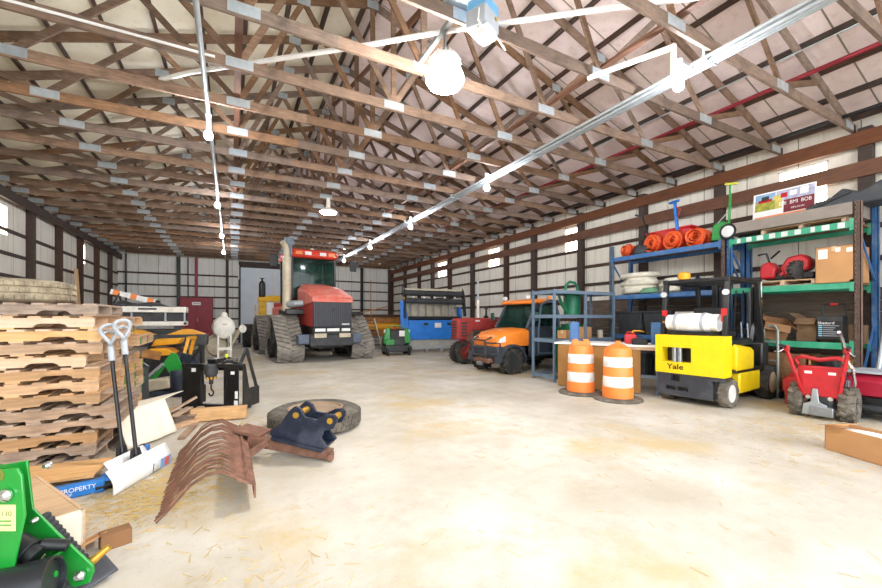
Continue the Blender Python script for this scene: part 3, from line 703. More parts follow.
for s_ in (-1, 1):
    MB().bar((s_*.56, .0, .74), (s_*.50, .25, 1.0), .04, .05).build('upright', bk, t)
    MB().bar((s_*.50, .25, 1.0), (s_*.60, .42, .3), .04, .05).build('brace', bk, t)
    MB().bar((s_*.27, .0, .1), (s_*.27, .0, .74), .05, .05).build('stile', bk, t)
    MB().box((s_*.60, .28, .2), (.06, .36, .3)).build('rear_arm', bk, t, bevel=.01)
MB().box((0, .22, .66), (1.0, .06, .06)).build('cross_tube', bk, t)
MB().box((-.1, .18, .79), (.2, .2, .07)).build('valve_block', bk, t, bevel=.01)
m = MB().cyl((-.02, -.02, .60), (-.02, -.02, .76), .11, .12, 20).cyl((-.02, -.02, .54), (-.02, -.02, .60), .08, .1, 20)
mo = m.build('drive_motor', MATS['dark_grey'], t, bevel=.004)
m = MB()
for k in range(8): a = k*PI/4; m.cyl((-.02+.075*math.cos(a), -.02+.075*math.sin(a), .52), (-.02+.075*math.cos(a), -.02+.075*math.sin(a), .56), .02, n=6)
m.build('motor_bolts', MATS['brass'], mo)
MB().cyl((-.02, -.02, .44), (-.02, -.02, .54), .035).build('output_shaft', bk, t)
hk = [V(-.02, -.02, .44)+V(.0, 0, -.03*k) for k in range(3)] + [V(-.02+.05*math.sin(a)-.0, -.02, .30+.05*math.cos(a)) for a in (0.2, .8, 1.5, 2.3, 3.1, 3.9, 4.6)]
MB().tube(hk, .014, 8).build('hook', bk, t)
m = MB().tube([(.1, .1, .79), (.2, .0, .78), (.3, .05, .80), (.38, .2, .74)], .022, 8).tube([(.12, .15, .83), (.25, .1, .85), (.36, .18, .8)], .02, 8)
m.build('hydraulic_hoses', MATS['rubber_black'], t)
MB().sph((.2, .1, .88), .035, 10, 6).build('dust_cap', M('cap_lime', '#c9d820', .5), t, label='lime green dust cap')
MB().box((.3, .12, .82), (.2, .06, .05)).build('fitting', MATS['chrome'], t)
for (x, z, w_, h_) in ((-.40, .66, .09, .06), (.5, .27, .06, .12), (.49, .14, .08, .08), (.42, .62, .08, .05)): MB().box((x, -.012, z), (w_, .003, h_)).build('decal', MATS['paper_white'], t)
# ================================================================ left and back of the shed
# ---------------------------------------------------------------- white pressure tank on legs
t = thing('white_tank', 'white horizontal tank on two white legs standing behind the black loader frame', 'tank', (-.24, 15.5, 0), 4)
t.scale = (.94, 1, 1.07)
wp = MATS['white_paint']
MB().lathe([(.001, -.23), (.2, -.215), (.32, -.18), (.35, -.14), (.36, -.09), (.36, .0), (.36, 1.2), (.3, 1.32), (.001, 1.38)], (0, 0, 1.09), (0, 1, 0), 32).build('tank_body', wp, t)
MB().lathe([(.12, .33), (.12, .40), (.10, .46), (.05, .5), (.001, .5)], (.02, .25, 1.09), (0, 0, 1), 18).build('filler_cap', wp, t)
for s_ in (-1, 1):
    MB().bar((s_*.2, -.2, 0), (s_*.2, -.2, .86), .07, .06).build('leg', wp, t)
    MB().bar((s_*.2, .95, 0), (s_*.2, .95, .86), .07, .06).build('leg', wp, t)
MB().bar((-.2, -.2, .42), (.2, -.2, .42), .05, .09).build('crossbar', wp, t)
MB().bar((-.07, -.222, 1.2), (.08, -.222, 1.2), .01, .02).build('stencil_mark', MATS['tan_rust'], t)
MB().cyl((.25, .5, .5), (.6, .3, 1.1), .07, n=14).build('drain_pipe', MATS['beige_metal'], t)
MB().lathe([(.13, 0), (.14, .04), (.13, .08), (.001, .09)], (.62, .25, 1.04), (.2, -1, 0), 20).build('pipe_cap', wp, t)
MB().lathe([(.001, -.5), (.3, -.42), (.36, -.2), (.36, .5), (.3, .7), (.001, .75)], (-.22, .8, .48), (0, 1, 0), 24).build('lower_tank', MATS['beige_metal'], t)
# ---------------------------------------------------------------- yellow-orange machine behind the pallets
t = thing('engine_mower', 'yellow orange walk behind machine between the pallets and the white tank', 'machine', (-1.5, 11.75, 0), -12)
my = MATS['mower_yellow']
MB().prism([(-.35, .42), (.15, .46), (.3, .66), (.15, .76), (-.2, .76), (-.4, .62)], .4, (0, 0, 0)).build('hood', my, t, bevel=.03)
MB().prism([(-.75, .40), (-.42, .42), (-.38, .6), (-.6, .55)], .4, (0, 0, 0)).build('side_cowl', my, t, bevel=.02)
MB().prism([(-.3, .80), (.3, .86), (.36, 1.0), (-.2, .98)], .3, (.05, .1, 0)).build('top_cowl', my, t, bevel=.03)
MB().bar((.45, -.2, .35), (.60, -.15, 1.02), .08, .07).build('lift_arm', my, t)
MB().bar((.45, .3, .35), (.60, .3, 1.02), .08, .07).build('lift_arm', my, t)
MB().bar((.60, -.2, 1.0), (.60, .35, 1.0), .07, .07).build('arm_tie', my, t)
MB().prism([(-1.0, .2), (.5, .2), (.5, .5), (.2, .6), (-1.0, .55)], .7, (0, .1, 0)).build('chassis', MATS['black_paint'], t, bevel=.02)
MB().box((-.7, .1, .58), (.6, .6, .04)).build('deck', MATS['beige_metal'], t)
MB().box((-.15, -.26, .62), (.4, .03, .2), (0, 12, 0)).build('side_panel', MATS['tan_rust'], t, bevel=.02)
for x in (-.8, .3):
    for y in (-.3, .5): wheel(t, (x, y, .22), .22, .16, (0, 1, 0), lugs=12)
MB().tube([(-.3, .2, .85), (-.7, .2, .95), (-.9, -.1, .5)], .04, 8).build('hose', MATS['rubber_black'], t)
MB().cyl((-.95, -.2, .6), (-.4, -.25, .62), .05).build('cylinder', MATS['black_plastic'], t)
# black implement pile behind it
t = thing('black_implement', 'long black greasy implement lying behind the yellow orange machine', 'implement', (-1.7, 12.85, 0), -2)
MB().b2((-1.5, -.2, .75), (1.1, .3, 1.05)).build('frame', MATS['dark_grey'], t, bevel=.02)
for x in (-1.3, -.2, .95): MB().b2((x-.06, -.1, 0), (x+.06, .2, .78)).build('leg', MATS['black_paint'], t)
for x in (-.55, .6): MB().prism([(-.45, 1.05), (.45, 1.05), (.1, 1.19), (-.1, 1.19)], .4, (x, .05, 0)).build('cowl', my, t, bevel=.01, label='yellow peaked cowl')
MB().cyl((-.9, -.22, .95), (-.6, -.22, .95), .06).build('fitting', MATS['rust'], t)
MB().bar((-.9, -.25, .86), (.1, -.25, .9), .03, .03).build('red_rod', MATS['old_red'], t)
MB().cyl((.25, -.25, .45), (.25, .5, .45), .28, n=20).build('drum', MATS['rust'], t)
MB().box((.75, -.15, .45), (.5, .4, .35)).build('gearbox', MATS['dark_grey'], t, bevel=.03)
# green and navy implement
t = thing('plough_implement', 'green triangular bracketed implement with navy arms beside the pallet stack', 'implement', (-1.18, 9.6, 0), -15)
MB().prism([(-.25, .1), (.3, .1), (.42, .25), (.22, .78), (.12, .80), (-.05, .55), (-.32, .28)], .05, (0, -.05, 0)).build('bracket', G, t, bevel=.006)
MB().box((-.1, 0, .16), (.7, .45, .12)).build('bed', G, t, bevel=.01)
MB().prism([(.2, .1), (.62, .05), (.66, .5), (.5, .72), (.26, .8)], .05, (0, .05, 0)).build('blade_plate', MATS['navy'], t, bevel=.006)
MB().prism([(-.14, .28), (.16, .28), (.02, .52)], .054, (0, -.052, 0)).build('plate_opening', MATS['black_plastic'], t)
MB().cyl((-.3, -.1, .3), (.0, -.12, .58), .035).build('ram', MATS['galv'], t)
MB().cyl((.42, -.55, .12), (.42, -.55, .5), .12, n=14).build('cylinder', MATS['navy'], t)
MB().box((.3, -.5, .07), (.6, .25, .12)).build('foot', MATS['navy'], t, bevel=.02)
MB().box((.62, -.5, .16), (.2, .1, .08)).build('tag_plate', M('lime', '#7ee21c', .5), t, label='bright lime green plate')
MB().box((-.1, -.45, .22), (.85, .4, .2), (0, -8, 0)).build('cover', MATS['beige_metal'], t, bevel=.03)
t = thing('grey_bin', 'narrow grey steel bin standing between the pallet stack and the green implement', 'bin', (-1.42, 8.6, 0), 10)
MB().lathe([(.16, .0), (.15, .62), (.17, .62), (.175, .65), (.15, .65), (.145, .03), (.001, .03)], n=4).build('bin_body', MATS['dark_grey'], t)
MB().tube([(-.1, 0, .65), (0, 0, .74), (.1, 0, .65)], .01, 6).build('bin_handle', MATS['galv'], t)
# ---------------------------------------------------------------- long white spreader frame with a barricade on top
t = thing('spreader_body', 'long white steel spreader body with dark bays behind the pallet stack', 'spreader', (-2.1, 13.9, 0), 0)
MB().b2((-1.4, -.35, 1.66), (.92, .35, 1.82)).build('top_rail', wp, t, bevel=.01)
MB().b2((-1.4, -.33, 1.28), (.92, .33, 1.40)).build('bottom_rail', wp, t, bevel=.01)
MB().b2((-1.38, -.18, 1.38), (.9, .3, 1.68)).build('bay_back', MATS['dark_grey'], t)
for x in (-1.3, -.35, .42, .88): MB().b2((x-.02, -.33, 1.38), (x+.02, .1, 1.68)).build('divider', MATS['grey_plastic'], t)
for x in (-1.2, .7): MB().b2((x-.08, -.25, 0), (x+.08, .25, 1.3)).build('stand', MATS['black_paint'], t)
MB().b2((-1.2, -.2, 1.0), (.85, .2, 1.15)).build('axle_beam', MATS['black_paint'], t)
MB().cyl((.9, -.34, 1.34), (.9, -.36, 1.34), .04).build('bolt', MATS['black_plastic'], t)
MB().b2((-.2, -.352, 1.73), (.22, -.350, 1.78)).build('stencil', MATS['dark_grey'], t)
t = thing('warning_barricade', 'orange and white striped barricade board tilted on top of the white spreader body', 'barricade', (-2.45, 13.9, 1.84))
d_ = V(1, 0, -.27).normalized(); a_ = V(-.52, 0, .40)
MB().bar(a_, a_+d_*1.05, .04, .14).build('board', MATS['reflective'], t)
for k in (0, 2, 4): MB().bar(a_+d_*(.06+.2*k)+V(0, -.003, 0), a_+d_*(.2+.2*k)+V(0, -.003, 0), .044, .143).build('stripe', MATS['orange_plastic'], t)
MB().bar(a_+d_*.2, V(-.3, .1, 0), .04, .04).bar(a_+d_*.2, V(-.45, -.15, 0), .04, .04).bar(a_+d_*.9, V(.38, .1, 0), .04, .04).build('legs', MATS['dark_grey'], t)
MB().cyl(a_+d_*1.06, a_+d_*1.16, .06).build('end_lamp', MATS['black_plastic'], t)
t = thing('dark_bundle', 'low heap of dark folded tarpaulin on the spreader body below the barricade', 'tarpaulin', (-2.35, 13.7, 1.84))
MB().grid(lambda u, v: (-.55+1.3*u, -.12+.3*v, .005+.13*math.sin(PI*v)*(1-u*.5)*(1+.3*math.sin(11*u))*min(1, 8*u, 8*(1-u))), 20, 8, thick=.01).build('tarp', MATS['dark_grey'], t)
# ---------------------------------------------------------------- red cabinet
t = thing('red_cabinet', 'tall dark red steel cabinet with a white plate standing by the back wall', 'cabinet', (-1.7, 25.3, 0))
MB().b2((-.76, -.3, .08), (.76, .35, 2.62)).build('cabinet_body', MATS['dark_red'], t, bevel=.02)
for s_ in (-1, 1): MB().b2((s_*.375-.365, -.325, .14), (s_*.375+.365, -.3, 2.56)).build('cabinet_door', MATS['dark_red'], t, bevel=.008)
MB().b2((-.2, -.335, 2.2), (.2, -.325, 2.36)).build('name_plate', MATS['paper_white'], t, label='white name plate')
for x in (-.13, -.06, .02, .09): MB().b2((x, -.338, 2.25), (x+.045, -.334, 2.31)).build('plate_mark', MATS['dark_red'], t)
MB().b2((-.7, -.25, 0), (.7, .3, .08)).build('plinth', MATS['black_paint'], t)
MB().cyl((.05, -.36, 1.3), (.05, -.36, 1.5), .02).build('handle', MATS['steel'], t)
# ---------------------------------------------------------------- yellow implement behind the big tractor
t = thing('yellow_lift', 'yellow mast machine with a grey wheel in front of the white back door', 'machine', (1.7, 22.6, 0))
yp = M('mast_yellow', '#e2ac10', .45, 0, .12, dirt='#8a6a18', dirt_amt=.35)
MB().b2((-.45, -.1, .6), (-.1, .2, 2.4)).build('mast', yp, t, bevel=.02)
MB().b2((-.5, -.12, 2.35), (1.0, .2, 2.6)).build('mast_head', yp, t, bevel=.02)
MB().bar((-.2, 0, 2.62), (1.2, 0, 2.66), .1, .1).build('boom', yp, t)
MB().bar((-.75, -.05, .7), (-.3, -.05, .75), .09, .09).build('axle_arm', yp, t)
MB().bar((-.6, -.1, 1.2), (-.62, -.1, 2.2), .07, .07).build('strut', yp, t)
MB().b2((-.4, -.1, 0), (1.0, .6, .62)).build('chassis', MATS['dark_grey'], t, bevel=.03)
MB().lathe([(.13, 0), (.16, .03), (.16, .7), (.1, .82), (.05, .86), (.05, .95), (.12, .97), (.12, 1.0), (.001, 1.0)], (-.3, .02, 2.6), n=16).build('gas_bottle', MATS['black_paint'], t)
MB().b2((.25, -.2, 1.7), (.75, .2, 2.3)).build('red_box', MATS['old_red'], t, bevel=.03)
MB().b2((-.06, -.12, 1.6), (.26, -.02, 2.3)).build('panel', MATS['reflective'], t)
wheel(t, (-.98, -.1, .58), .58, .5, (1, 0, .0), tyre='rubber', lugs=20)
# ---------------------------------------------------------------- big red articulated tractor on four tracks
T_ = thing('tracked_tractor', 'big red articulated tractor on rubber tracks facing the camera', 'tractor', (2.9, 14.9, 0), 5)
cr, bkp = MATS['case_red'], MATS['black_paint']
def hoodring(y, w, z0, z1, wt):
    return [V(-w, y, z0), V(-w, y, z0+(z1-z0)*.75), V(-wt, y, z1-.03), V(-wt*.6, y, z1), V(wt*.6, y, z1), V(wt, y, z1-.03), V(w, y, z0+(z1-z0)*.75), V(w, y, z0)]
MB().loft([hoodring(-1.44, .66, 2.07, 2.2, .56), hoodring(-1.48, .70, 2.04, 2.25, .58), hoodring(-.9, .72, 1.98, 2.5, .58), hoodring(-.2, .70, 1.9, 2.66, .54), hoodring(.55, .70, 1.9, 2.78, .54), hoodring(.75, .66, 1.9, 2.78, .5)]).build('hood', cr, T_, bevel=.03)
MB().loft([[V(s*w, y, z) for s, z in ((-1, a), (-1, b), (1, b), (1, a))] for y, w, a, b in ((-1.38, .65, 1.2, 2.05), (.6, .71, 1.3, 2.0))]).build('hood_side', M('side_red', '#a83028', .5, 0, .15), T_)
gr = MB().b2((-.66, -1.45, 1.18), (.66, -1.39, 2.08)).build('grille', M('grille_grey', '#30323a', .55, .1, .15), T_, bevel=.02)
for k in range(19): MB().b2((-.62+k*.0688-.012, -1.475, 1.24), (-.62+k*.0688+.012, -1.445, 2.02)).build('grille_bar', M('grille_bar', '#54565c', .5, .2, .1), gr)
MB().box((0, -1.478, 1.8), (.12, .01, .16), (0, 45, 0)).build('badge', MATS['dark_grey'], gr)
MB().b2((.3, -1.482, 1.27), (.56, -1.474, 1.31)).build('name_strip', MATS['reflective'], gr)
MB().b2((-.66, -1.44, .95), (.66, -1.0, 1.17)).build('light_bar', bkp, T_, bevel=.02)
for x0, x1 in ((-.6, -.26), (-.2, .22), (.3, .6)): MB().b2((x0, -1.452, 1.05), (x1, -1.43, 1.15)).build('headlight', M('lens_white', '#eef0ee', .2), T_)
for s_ in (-1, 1): MB().b2((s_*.42-.2, -1.455, .84), (s_*.42+.2, -1.43, .98)).build('weight_block', MATS['beige_metal'], T_)
MB().b2((-.75, -1.4, .55), (.75, -.9, .95)).build('front_frame', MATS['dark_grey'], T_, bevel=.03)
for s_ in (-1, 1): MB().b2((s_*.85-.25, -1.3, .62), (s_*.85+.25, -.95, .95)).build('frame_end', M('frame_blue', '#5a6678', .5, 0, .2), T_, bevel=.04)
MB().b2((-.6, -1.0, .45), (.6, 5.2, 1.25)).build('chassis', bkp, T_, bevel=.03)
# cab
MB().loft([[V(-.80, 1.0, 2.1), V(.80, 1.0, 2.1), V(.86, 2.6, 2.1), V(-.86, 2.6, 2.1)], [V(-.84, .9, 2.3), V(.84, .9, 2.3), V(.88, 2.6, 2.3), V(-.88, 2.6, 2.3)]]).build('cab_floor', bkp, T_)
for x, y in ((-.82, .92), (.82, .92), (-.88, 2.55), (.88, 2.55)): MB().bar((x, y, 2.1), (x*1.0, y+.04, 3.82), .08, .08).build('cab_pillar', bkp, T_)
MB().b2((-.76, .93, 2.3), (.76, .945, 3.80)).build('windscreen', MATS['tinted'], T_)
for s_ in (-1, 1): MB().b2((s_*.85-.01, 1.0, 2.3), (s_*.85+.01, 2.5, 3.80)).build('side_window', MATS['tinted'], T_)
MB().b2((-.8, 2.55, 2.4), (.8, 2.57, 3.8)).build('rear_window', MATS['tinted'], T_)
rf = MB().loft([[V(-.82, .72, 3.80), V(.82, .72, 3.80), V(.92, 2.75, 3.80), V(-.92, 2.75, 3.80)], [V(-.87, .66, 3.9), V(.87, .66, 3.9), V(.96, 2.8, 3.9), V(-.96, 2.8, 3.9)], [V(-.82, .70, 4.1), V(.82, .70, 4.1), V(.92, 2.7, 4.1), V(-.92, 2.7, 4.1)], [V(-.7, 1.0, 4.17), V(.7, 1.0, 4.17), V(.75, 2.5, 4.17), V(-.75, 2.5, 4.17)]]).build('cab_roof', M('roof_red', '#d8402a', .45, 0, .1), T_, bevel=.03)
for x in (-.62, -.28, .28, .62): MB().b2((x-.12, .655, 3.9), (x+.12, .70, 4.03)).build('roof_light', MATS['lens_white'] if abs(x) < .5 else MATS['orange_paint'], rf)
MB().lathe([(.09, 0), (.08, .06), (.001, .09)], (0, 1.2, 4.17), n=14).build('roof_dome', wp, rf)
MB().lathe([(.17, -.012), (.2, 0), (.17, .012), (.165, 0)], (0, 1.35, 2.75), (0, -.6, .8), 20, closed=True).build('steering_wheel', bkp, T_)
MB().b2((-.25, 1.7, 2.3), (.25, 2.2, 2.6)).b2((-.25, 2.15, 2.5), (.25, 2.28, 3.3)).build('driver_seat', bkp, T_, bevel=.04)
MB().b2((-.3, 1.02, 2.62), (.35, 1.2, 2.72)).build('dash_papers', MATS['paper'], T_)
# exhaust, intake, mirrors
MB().tube([(-1.22, -.1, 1.75), (-1.22, -.1, 3.62), (-1.22, -.1, 3.66), (-1.23, -.1, 3.88), (-1.27, -.14, 4.0), (-1.38, -.26, 4.12)], [.14, .14, .10, .1, .1, .1], 18).build('exhaust_stack', MATS['beige_metal'], T_)
MB().cyl((-1.05, .35, 2.0), (-1.05, .35, 4.12), .10, n=16).cyl((-1.05, .35, 4.12), (-1.05, .35, 4.4), .15, .17, 16).build('air_intake', M('intake_blue', '#6a7884', .5, .1, .15), T_)
MB().tube([(-1.22, -.12, 1.98), (-1.0, -.4, 2.0), (-.75, -.4, 2.02)], .12, 12).build('exhaust_elbow', MATS['galv'], T_)
for s_ in (-1, 1):
    MB().tube([(s_*.85, .95, 3.7), (s_*1.35, .75, 3.72), (s_*1.5, .72, 3.7)], .02, 6).build('mirror_arm', bkp, T_)
    MB().b2((s_*1.5-.14, .66, 3.38), (s_*1.5+.14, .72, 3.82)).build('mirror', MATS['dark_grey'], T_, bevel=.03)
MB().b2((-1.3, -.35, 1.62), (-.62, .9, 1.82)).build('engine_deck', bkp, T_, bevel=.03)
MB().b2((.62, -.2, 1.6), (1.5, .9, 1.75)).build('engine_deck', bkp, T_, bevel=.03)
MB().b2((-.75, 2.6, 1.2), (.75, 5.4, 2.0)).build('rear_body', cr, T_, bevel=.06)
# track units
def track_unit(x, y0):
    cs = [(y0, 1.06, .46), (y0-.82, .40, .36), (y0+.82, .40, .36)]
    def outline(e): return hull([(round(cy+(r+e)*math.cos(a*PI/20), 4), round(cz+(r+e)*math.sin(a*PI/20), 4)) for cy, cz, r in cs for a in range(40)])
    W2 = .43; o_, i_ = outline(.04), outline(-.01)
    # resample both hulls by arc so the band lofts cleanly
    def rs(poly, n=72):
        pts = [V(0, p[0], p[1]) for p in poly]; pts.append(pts[0]); L_ = [0]
        for a, b in zip(pts, pts[1:]): L_.append(L_[-1]+(b-a).length)
        out = []
        for k in range(n):
            d = L_[-1]*k/n
            j = max(i for i in range(len(L_)-1) if L_[i] <= d+1e-9)
            out.append(pts[j].lerp(pts[j+1], (d-L_[j])/max(1e-9, L_[j+1]-L_[j])))
        return out
    O = rs(o_); c0 = V(0, y0, .62)
    I = [p + (c0-p).normalized()*.05 for p in O]
    m = MB(); n = len(O); vs = [p+V(x+s*W2, 0, 0) for s in (-1, 1) for p in O] + [p+V(x+s*W2, 0, 0) for s in (-1, 1) for p in I]; fs = []
    for k in range(n):
        j = (k+1) % n
        fs += [(k, j, n+j, n+k), (2*n+k, 3*n+k, 3*n+j, 2*n+j), (k, 2*n+k, 2*n+j, j), (n+k, n+j, 3*n+j, 3*n+k)]
    m.add(vs, fs)
    O2 = rs(o_, 34)
    for k in range(34):
        p, q, pn = O2[k], O2[(k+1) % 34], O2[k-1]; tg = (q-pn).normalized(); nrm = V(1, 0, 0).cross(tg); 
        if nrm.dot(p-c0) < 0: nrm = -nrm
        for s_ in (-1, 1):
            off = tg*(.0 if s_ < 0 else (O2[1]-O2[0]).length*.5)
            a = p+off+V(x+s_*.03, 0, 0)+nrm*.02+tg*.10; b = p+off+V(x+s_*(W2-.01), 0, 0)+nrm*.02-tg*.05
            m.bar(a, b, .055, .07, nrm)
    tb = m.build('track_belt', M('track_rubber', '#86817a', .9, 0, .25, 5, .2, dirt='#b8afa0', dirt_amt=.6), T_)
    for cy, cz, r in cs:
        wv = MB().lathe([(.001, -.3), (r*.3, -.3), (r*.35, -.2), (r*.8, -.22), (r*.98, -.36), (r*.98, .36), (r*.8, .22), (r*.35, .2), (r*.3, .3), (.001, .3)], (x, cy, cz), (1, 0, 0), 24)
        wv.build('track_wheel', MATS['rubber'], T_)
    MB().prism([(y0-.8, .3), (y0+.8, .3), (y0+.85, .5), (y0+.2, .75), (y0, 1.0), (y0-.2, .75), (y0-.85, .5)], .5, (x, 0, 0), (0, 1, 0), (0, 0, 1)).build('track_frame', bkp, T_)
for x, y in ((-1.26, .2), (1.27, .2), (-1.24, 4.1), (1.27, 4.1)): track_unit(x, y)
MB().cyl((-1.3, .2, .8), (1.3, .2, .8), .16).build('front_axle', bkp, T_); MB().cyl((-1.3, 4.1, .8), (1.3, 4.1, .8), .16).build('rear_axle', bkp, T_)
# ---------------------------------------------------------------- rusty hopper and leaning ramp
t = thing('rusty_hopper', 'long rusty tan hopper standing between the red tractor and the blue machine', 'hopper', (7.0, 20, 0), -6)
MB().prism([(-.5, .55), (.5, .55), (.75, 1.6), (-.75, 1.6)], 2.6, (0, 0, 0), (0, 1, 0), (0, 0, 1)).build('trough', MATS['tan_rust'], t, bevel=.02)
MB().b2((-1.35, -.85, 1.55), (1.35, .85, 1.68)).build('rim', MATS['brown_wood'], t)
MB().cyl((-1.4, -.72, 1.05), (1.4, -.72, 1.05), .18, n=18).build('roller', MATS['mower_yellow'], t)
for x in (-1.2, 1.2):
    for y in (-.4, .4): MB().b2((x-.06, y-.06, 0), (x+.06, y+.06, .6)).build('leg', MATS['brown_wood'], t)
MB().bar((-1.25, -.86, 1.75), (.2, -.86, 2.1), .05, .05).bar((-.7, -.86, 1.6), (-.7, -.86, 3.4), .04, .04).build('rod', MATS['tan_rust'], t)
t = thing('loading_ramp', 'grey slatted ramp leaning behind the green mower', 'ramp', (5.85, 16.9, 0), -10)
MB().bar((-.35, .0, .02), (-.6, .9, 1.45), .05, .1).build('side_rail', MATS['beige_metal'], t); MB().bar((.15, .0, .02), (-.1, .9, 1.45), .05, .1).build('side_rail', MATS['beige_metal'], t)
m = MB()
for k in range(9): f = .06+k*.11; m.bar((-.35-.25*f, .9*f, 1.43*f+.05), (.15-.25*f, .9*f, 1.43*f+.05), .06, .03)
m.build('rungs', MATS['dark_grey'], t)
# ---------------------------------------------------------------- green stand-on mower
t = thing('stand_on_mower', 'small green and black stand on mower parked in front of the blue machine', 'mower', (6.0, 15.2, 0), -12)
t.scale = (.88, .9, 1.05)
gp = MATS['green_paint']
MB().prism([(-.62, .12), (.62, .12), (.66, .3), (.5, .4), (-.5, .4), (-.66, .3)], .9, (0, -.1, 0)).build('cutting_deck', bkp, t, bevel=.03)
MB().b2((-.35, -.35, .35), (.38, .35, .98)).build('engine_cover', MATS['black_plastic'], t, bevel=.06)
for s_ in (-1, 1):
    MB().prism([(s_*.30, .45), (s_*.62, .42), (s_*.62, .7), (s_*.5, 1.02), (s_*.34, 1.05)], .5, (0, -.1, 0)).build('fuel_tank', gp, t, bevel=.03)
    MB().cyl((s_*.55, -.15, .85), (s_*.55, -.15, .97), .07).build('fuel_cap', wp, t)
    wheel(t, (s_*.5, .35, .3), .3, .22, (1, 0, 0), lugs=14)
    wheel(t, (s_*.5, -.62, .14), .14, .1, (1, 0, 0), lugs=10)
    MB().bar((s_*.5, -.62, .3), (s_*.5, -.2, .36), .07, .06).build('caster_arm', gp, t)
MB().b2((-.55, -.46, .2), (-.15, -.4, .62)).build('side_chute', gp, t, bevel=.02)
MB().b2((.08, -.365, .72), (.34, -.352, .94)).build('decal', MATS['paper_white'], t)
MB().b2((-.3, -.40, .38), (.35, -.34, .62)).build('engine_block', MATS['dark_grey'], t, bevel=.02)
MB().tube([(-.35, -.2, .95), (-.35, -.1, 1.12), (.35, -.1, 1.12), (.35, -.2, .95)], .022, 8).build('control_bar', gp, t)
MB().lathe([(.07, 0), (.075, .04), (.06, .09), (.001, .1)], (-.08, .0, 1.0), n=12).build('red_cap', MATS['red_plastic'], t)
# ---------------------------------------------------------------- blue baler-like machine by the right wall
t = thing('blue_machine', 'bright blue farm machine with open black top beams near the far right wall', 'machine', (8.05, 15.9, 0), -9)
t.scale = (1.16, 1, 1.05)
bp_ = MATS['blue_paint']
MB().prism([(-1.06, .5), (-1.2, .55), (-1.34, 1.1), (-1.36, 2.1), (-1.22, 2.2), (-1.06, 1.5)], .07, (0, -.26, 0)).build('wing_plate', bp_, t, bevel=.01)
MB().b2((-1.05, -.3, .52), (1.05, -.22, 1.36)).build('front_panel', bp_, t, bevel=.015)
MB().prism([(-.3, .45), (.45, .45), (.5, 1.4), (.15, 2.3), (-.05, 2.3), (-.32, 1.36)], .08, (-1.12, 0, 0), (0, 1, 0), (0, 0, 1)).build('end_plate', bp_, t, bevel=.01)
MB().prism([(-.3, .45), (.45, .45), (.5, 1.4), (.15, 1.9), (-.05, 1.9), (-.32, 1.36)], .08, (1.12, 0, 0), (0, 1, 0), (0, 0, 1)).build('end_plate', bp_, t, bevel=.01)
MB().prism([(-.6, 1.42), (-.35, 1.42), (-.1, 2.4), (.05, 2.7), (-.12, 2.82), (-.35, 2.5), (-.55, 1.9)], .06, (-1.2, 0, 0), (0, 1, 0), (0, 0, 1)).build('arm', bkp, t, bevel=.01)
MB().prism([(-.5, 1.5), (-.3, 1.5), (-.05, 2.3), (.1, 2.6), (-.1, 2.72), (-.35, 2.4)], .06, (1.22, 0, 0), (0, 1, 0), (0, 0, 1)).build('arm', bkp, t, bevel=.01)
MB().cyl((-1.25, -.1, 2.5), (1.25, -.1, 2.45), .13, n=14).build('top_roller', MATS['dark_grey'], t)
MB().cyl((-1.2, -.2, 2.16), (1.2, -.2, 2.12), .12, n=14).build('lower_roller', MATS['dark_grey'], t)
MB().b2((-1.2, -.15, 2.6), (1.25, -.05, 2.68)).build('top_rail', MATS['beige_metal'], t)
for k in range(5): MB().sph((-.85+k*.42, -.31, 2.3), .05, 10, 6).build('white_knob', wp, t)
MB().cyl((-1.05, -.3, 1.42), (1.05, -.3, 1.42), .08, n=12).build('front_roller', bkp, t)
for k in range(7): MB().bar((-.95+k*.31, -.25, 1.45), (-.8+k*.31, .35, 2.2), .06, .03).build('belt_slat', MATS['galv'], t)
MB().b2((-1.0, .3, .5), (1.0, .38, 2.1)).build('rear_sheet', MATS['beige_metal'], t)
MB().b2((-.98, -.18, .12), (1.0, -.12, .54)).build('skirt', M('skirt', '#b9b7ae', .7, 0, .15), t)
for x in (-.95, -.3, .3, .95): MB().b2((x-.05, -.22, .0), (x+.05, .1, .54)).build('leg', MATS['grey_plastic'], t)
MB().b2((-1.0, -.26, .12), (1.05, -.16, .2)).build('bottom_bar', MATS['grey_plastic'], t)
for x in (-.35, .6): MB().b2((x-.09, -.312, 1.13), (x+.09, -.3, 1.22)).build('slot', bkp, t)
MB().b2((.0, -.312, 1.02), (.26, -.3, 1.22)).build('plate', MATS['reflective'], t)
MB().cyl((-1.17, -.05, 1.55), (-1.17, -.08, 1.55), .14, n=16).build('hub_cover', MATS['dark_grey'], t)
MB().cyl((-1.232, -.4, 2.25), (-1.245, -.4, 2.25), .07, n=14).build('amber_disc', MATS['mower_yellow'], t)
# ---------------------------------------------------------------- old red row-crop tractor
t = thing('row_crop_tractor', 'old faded red tractor with narrow twin front wheels beside the orange utility vehicle', 'tractor', (6.75, 11.15, 0), 0)
od = MATS['old_red']
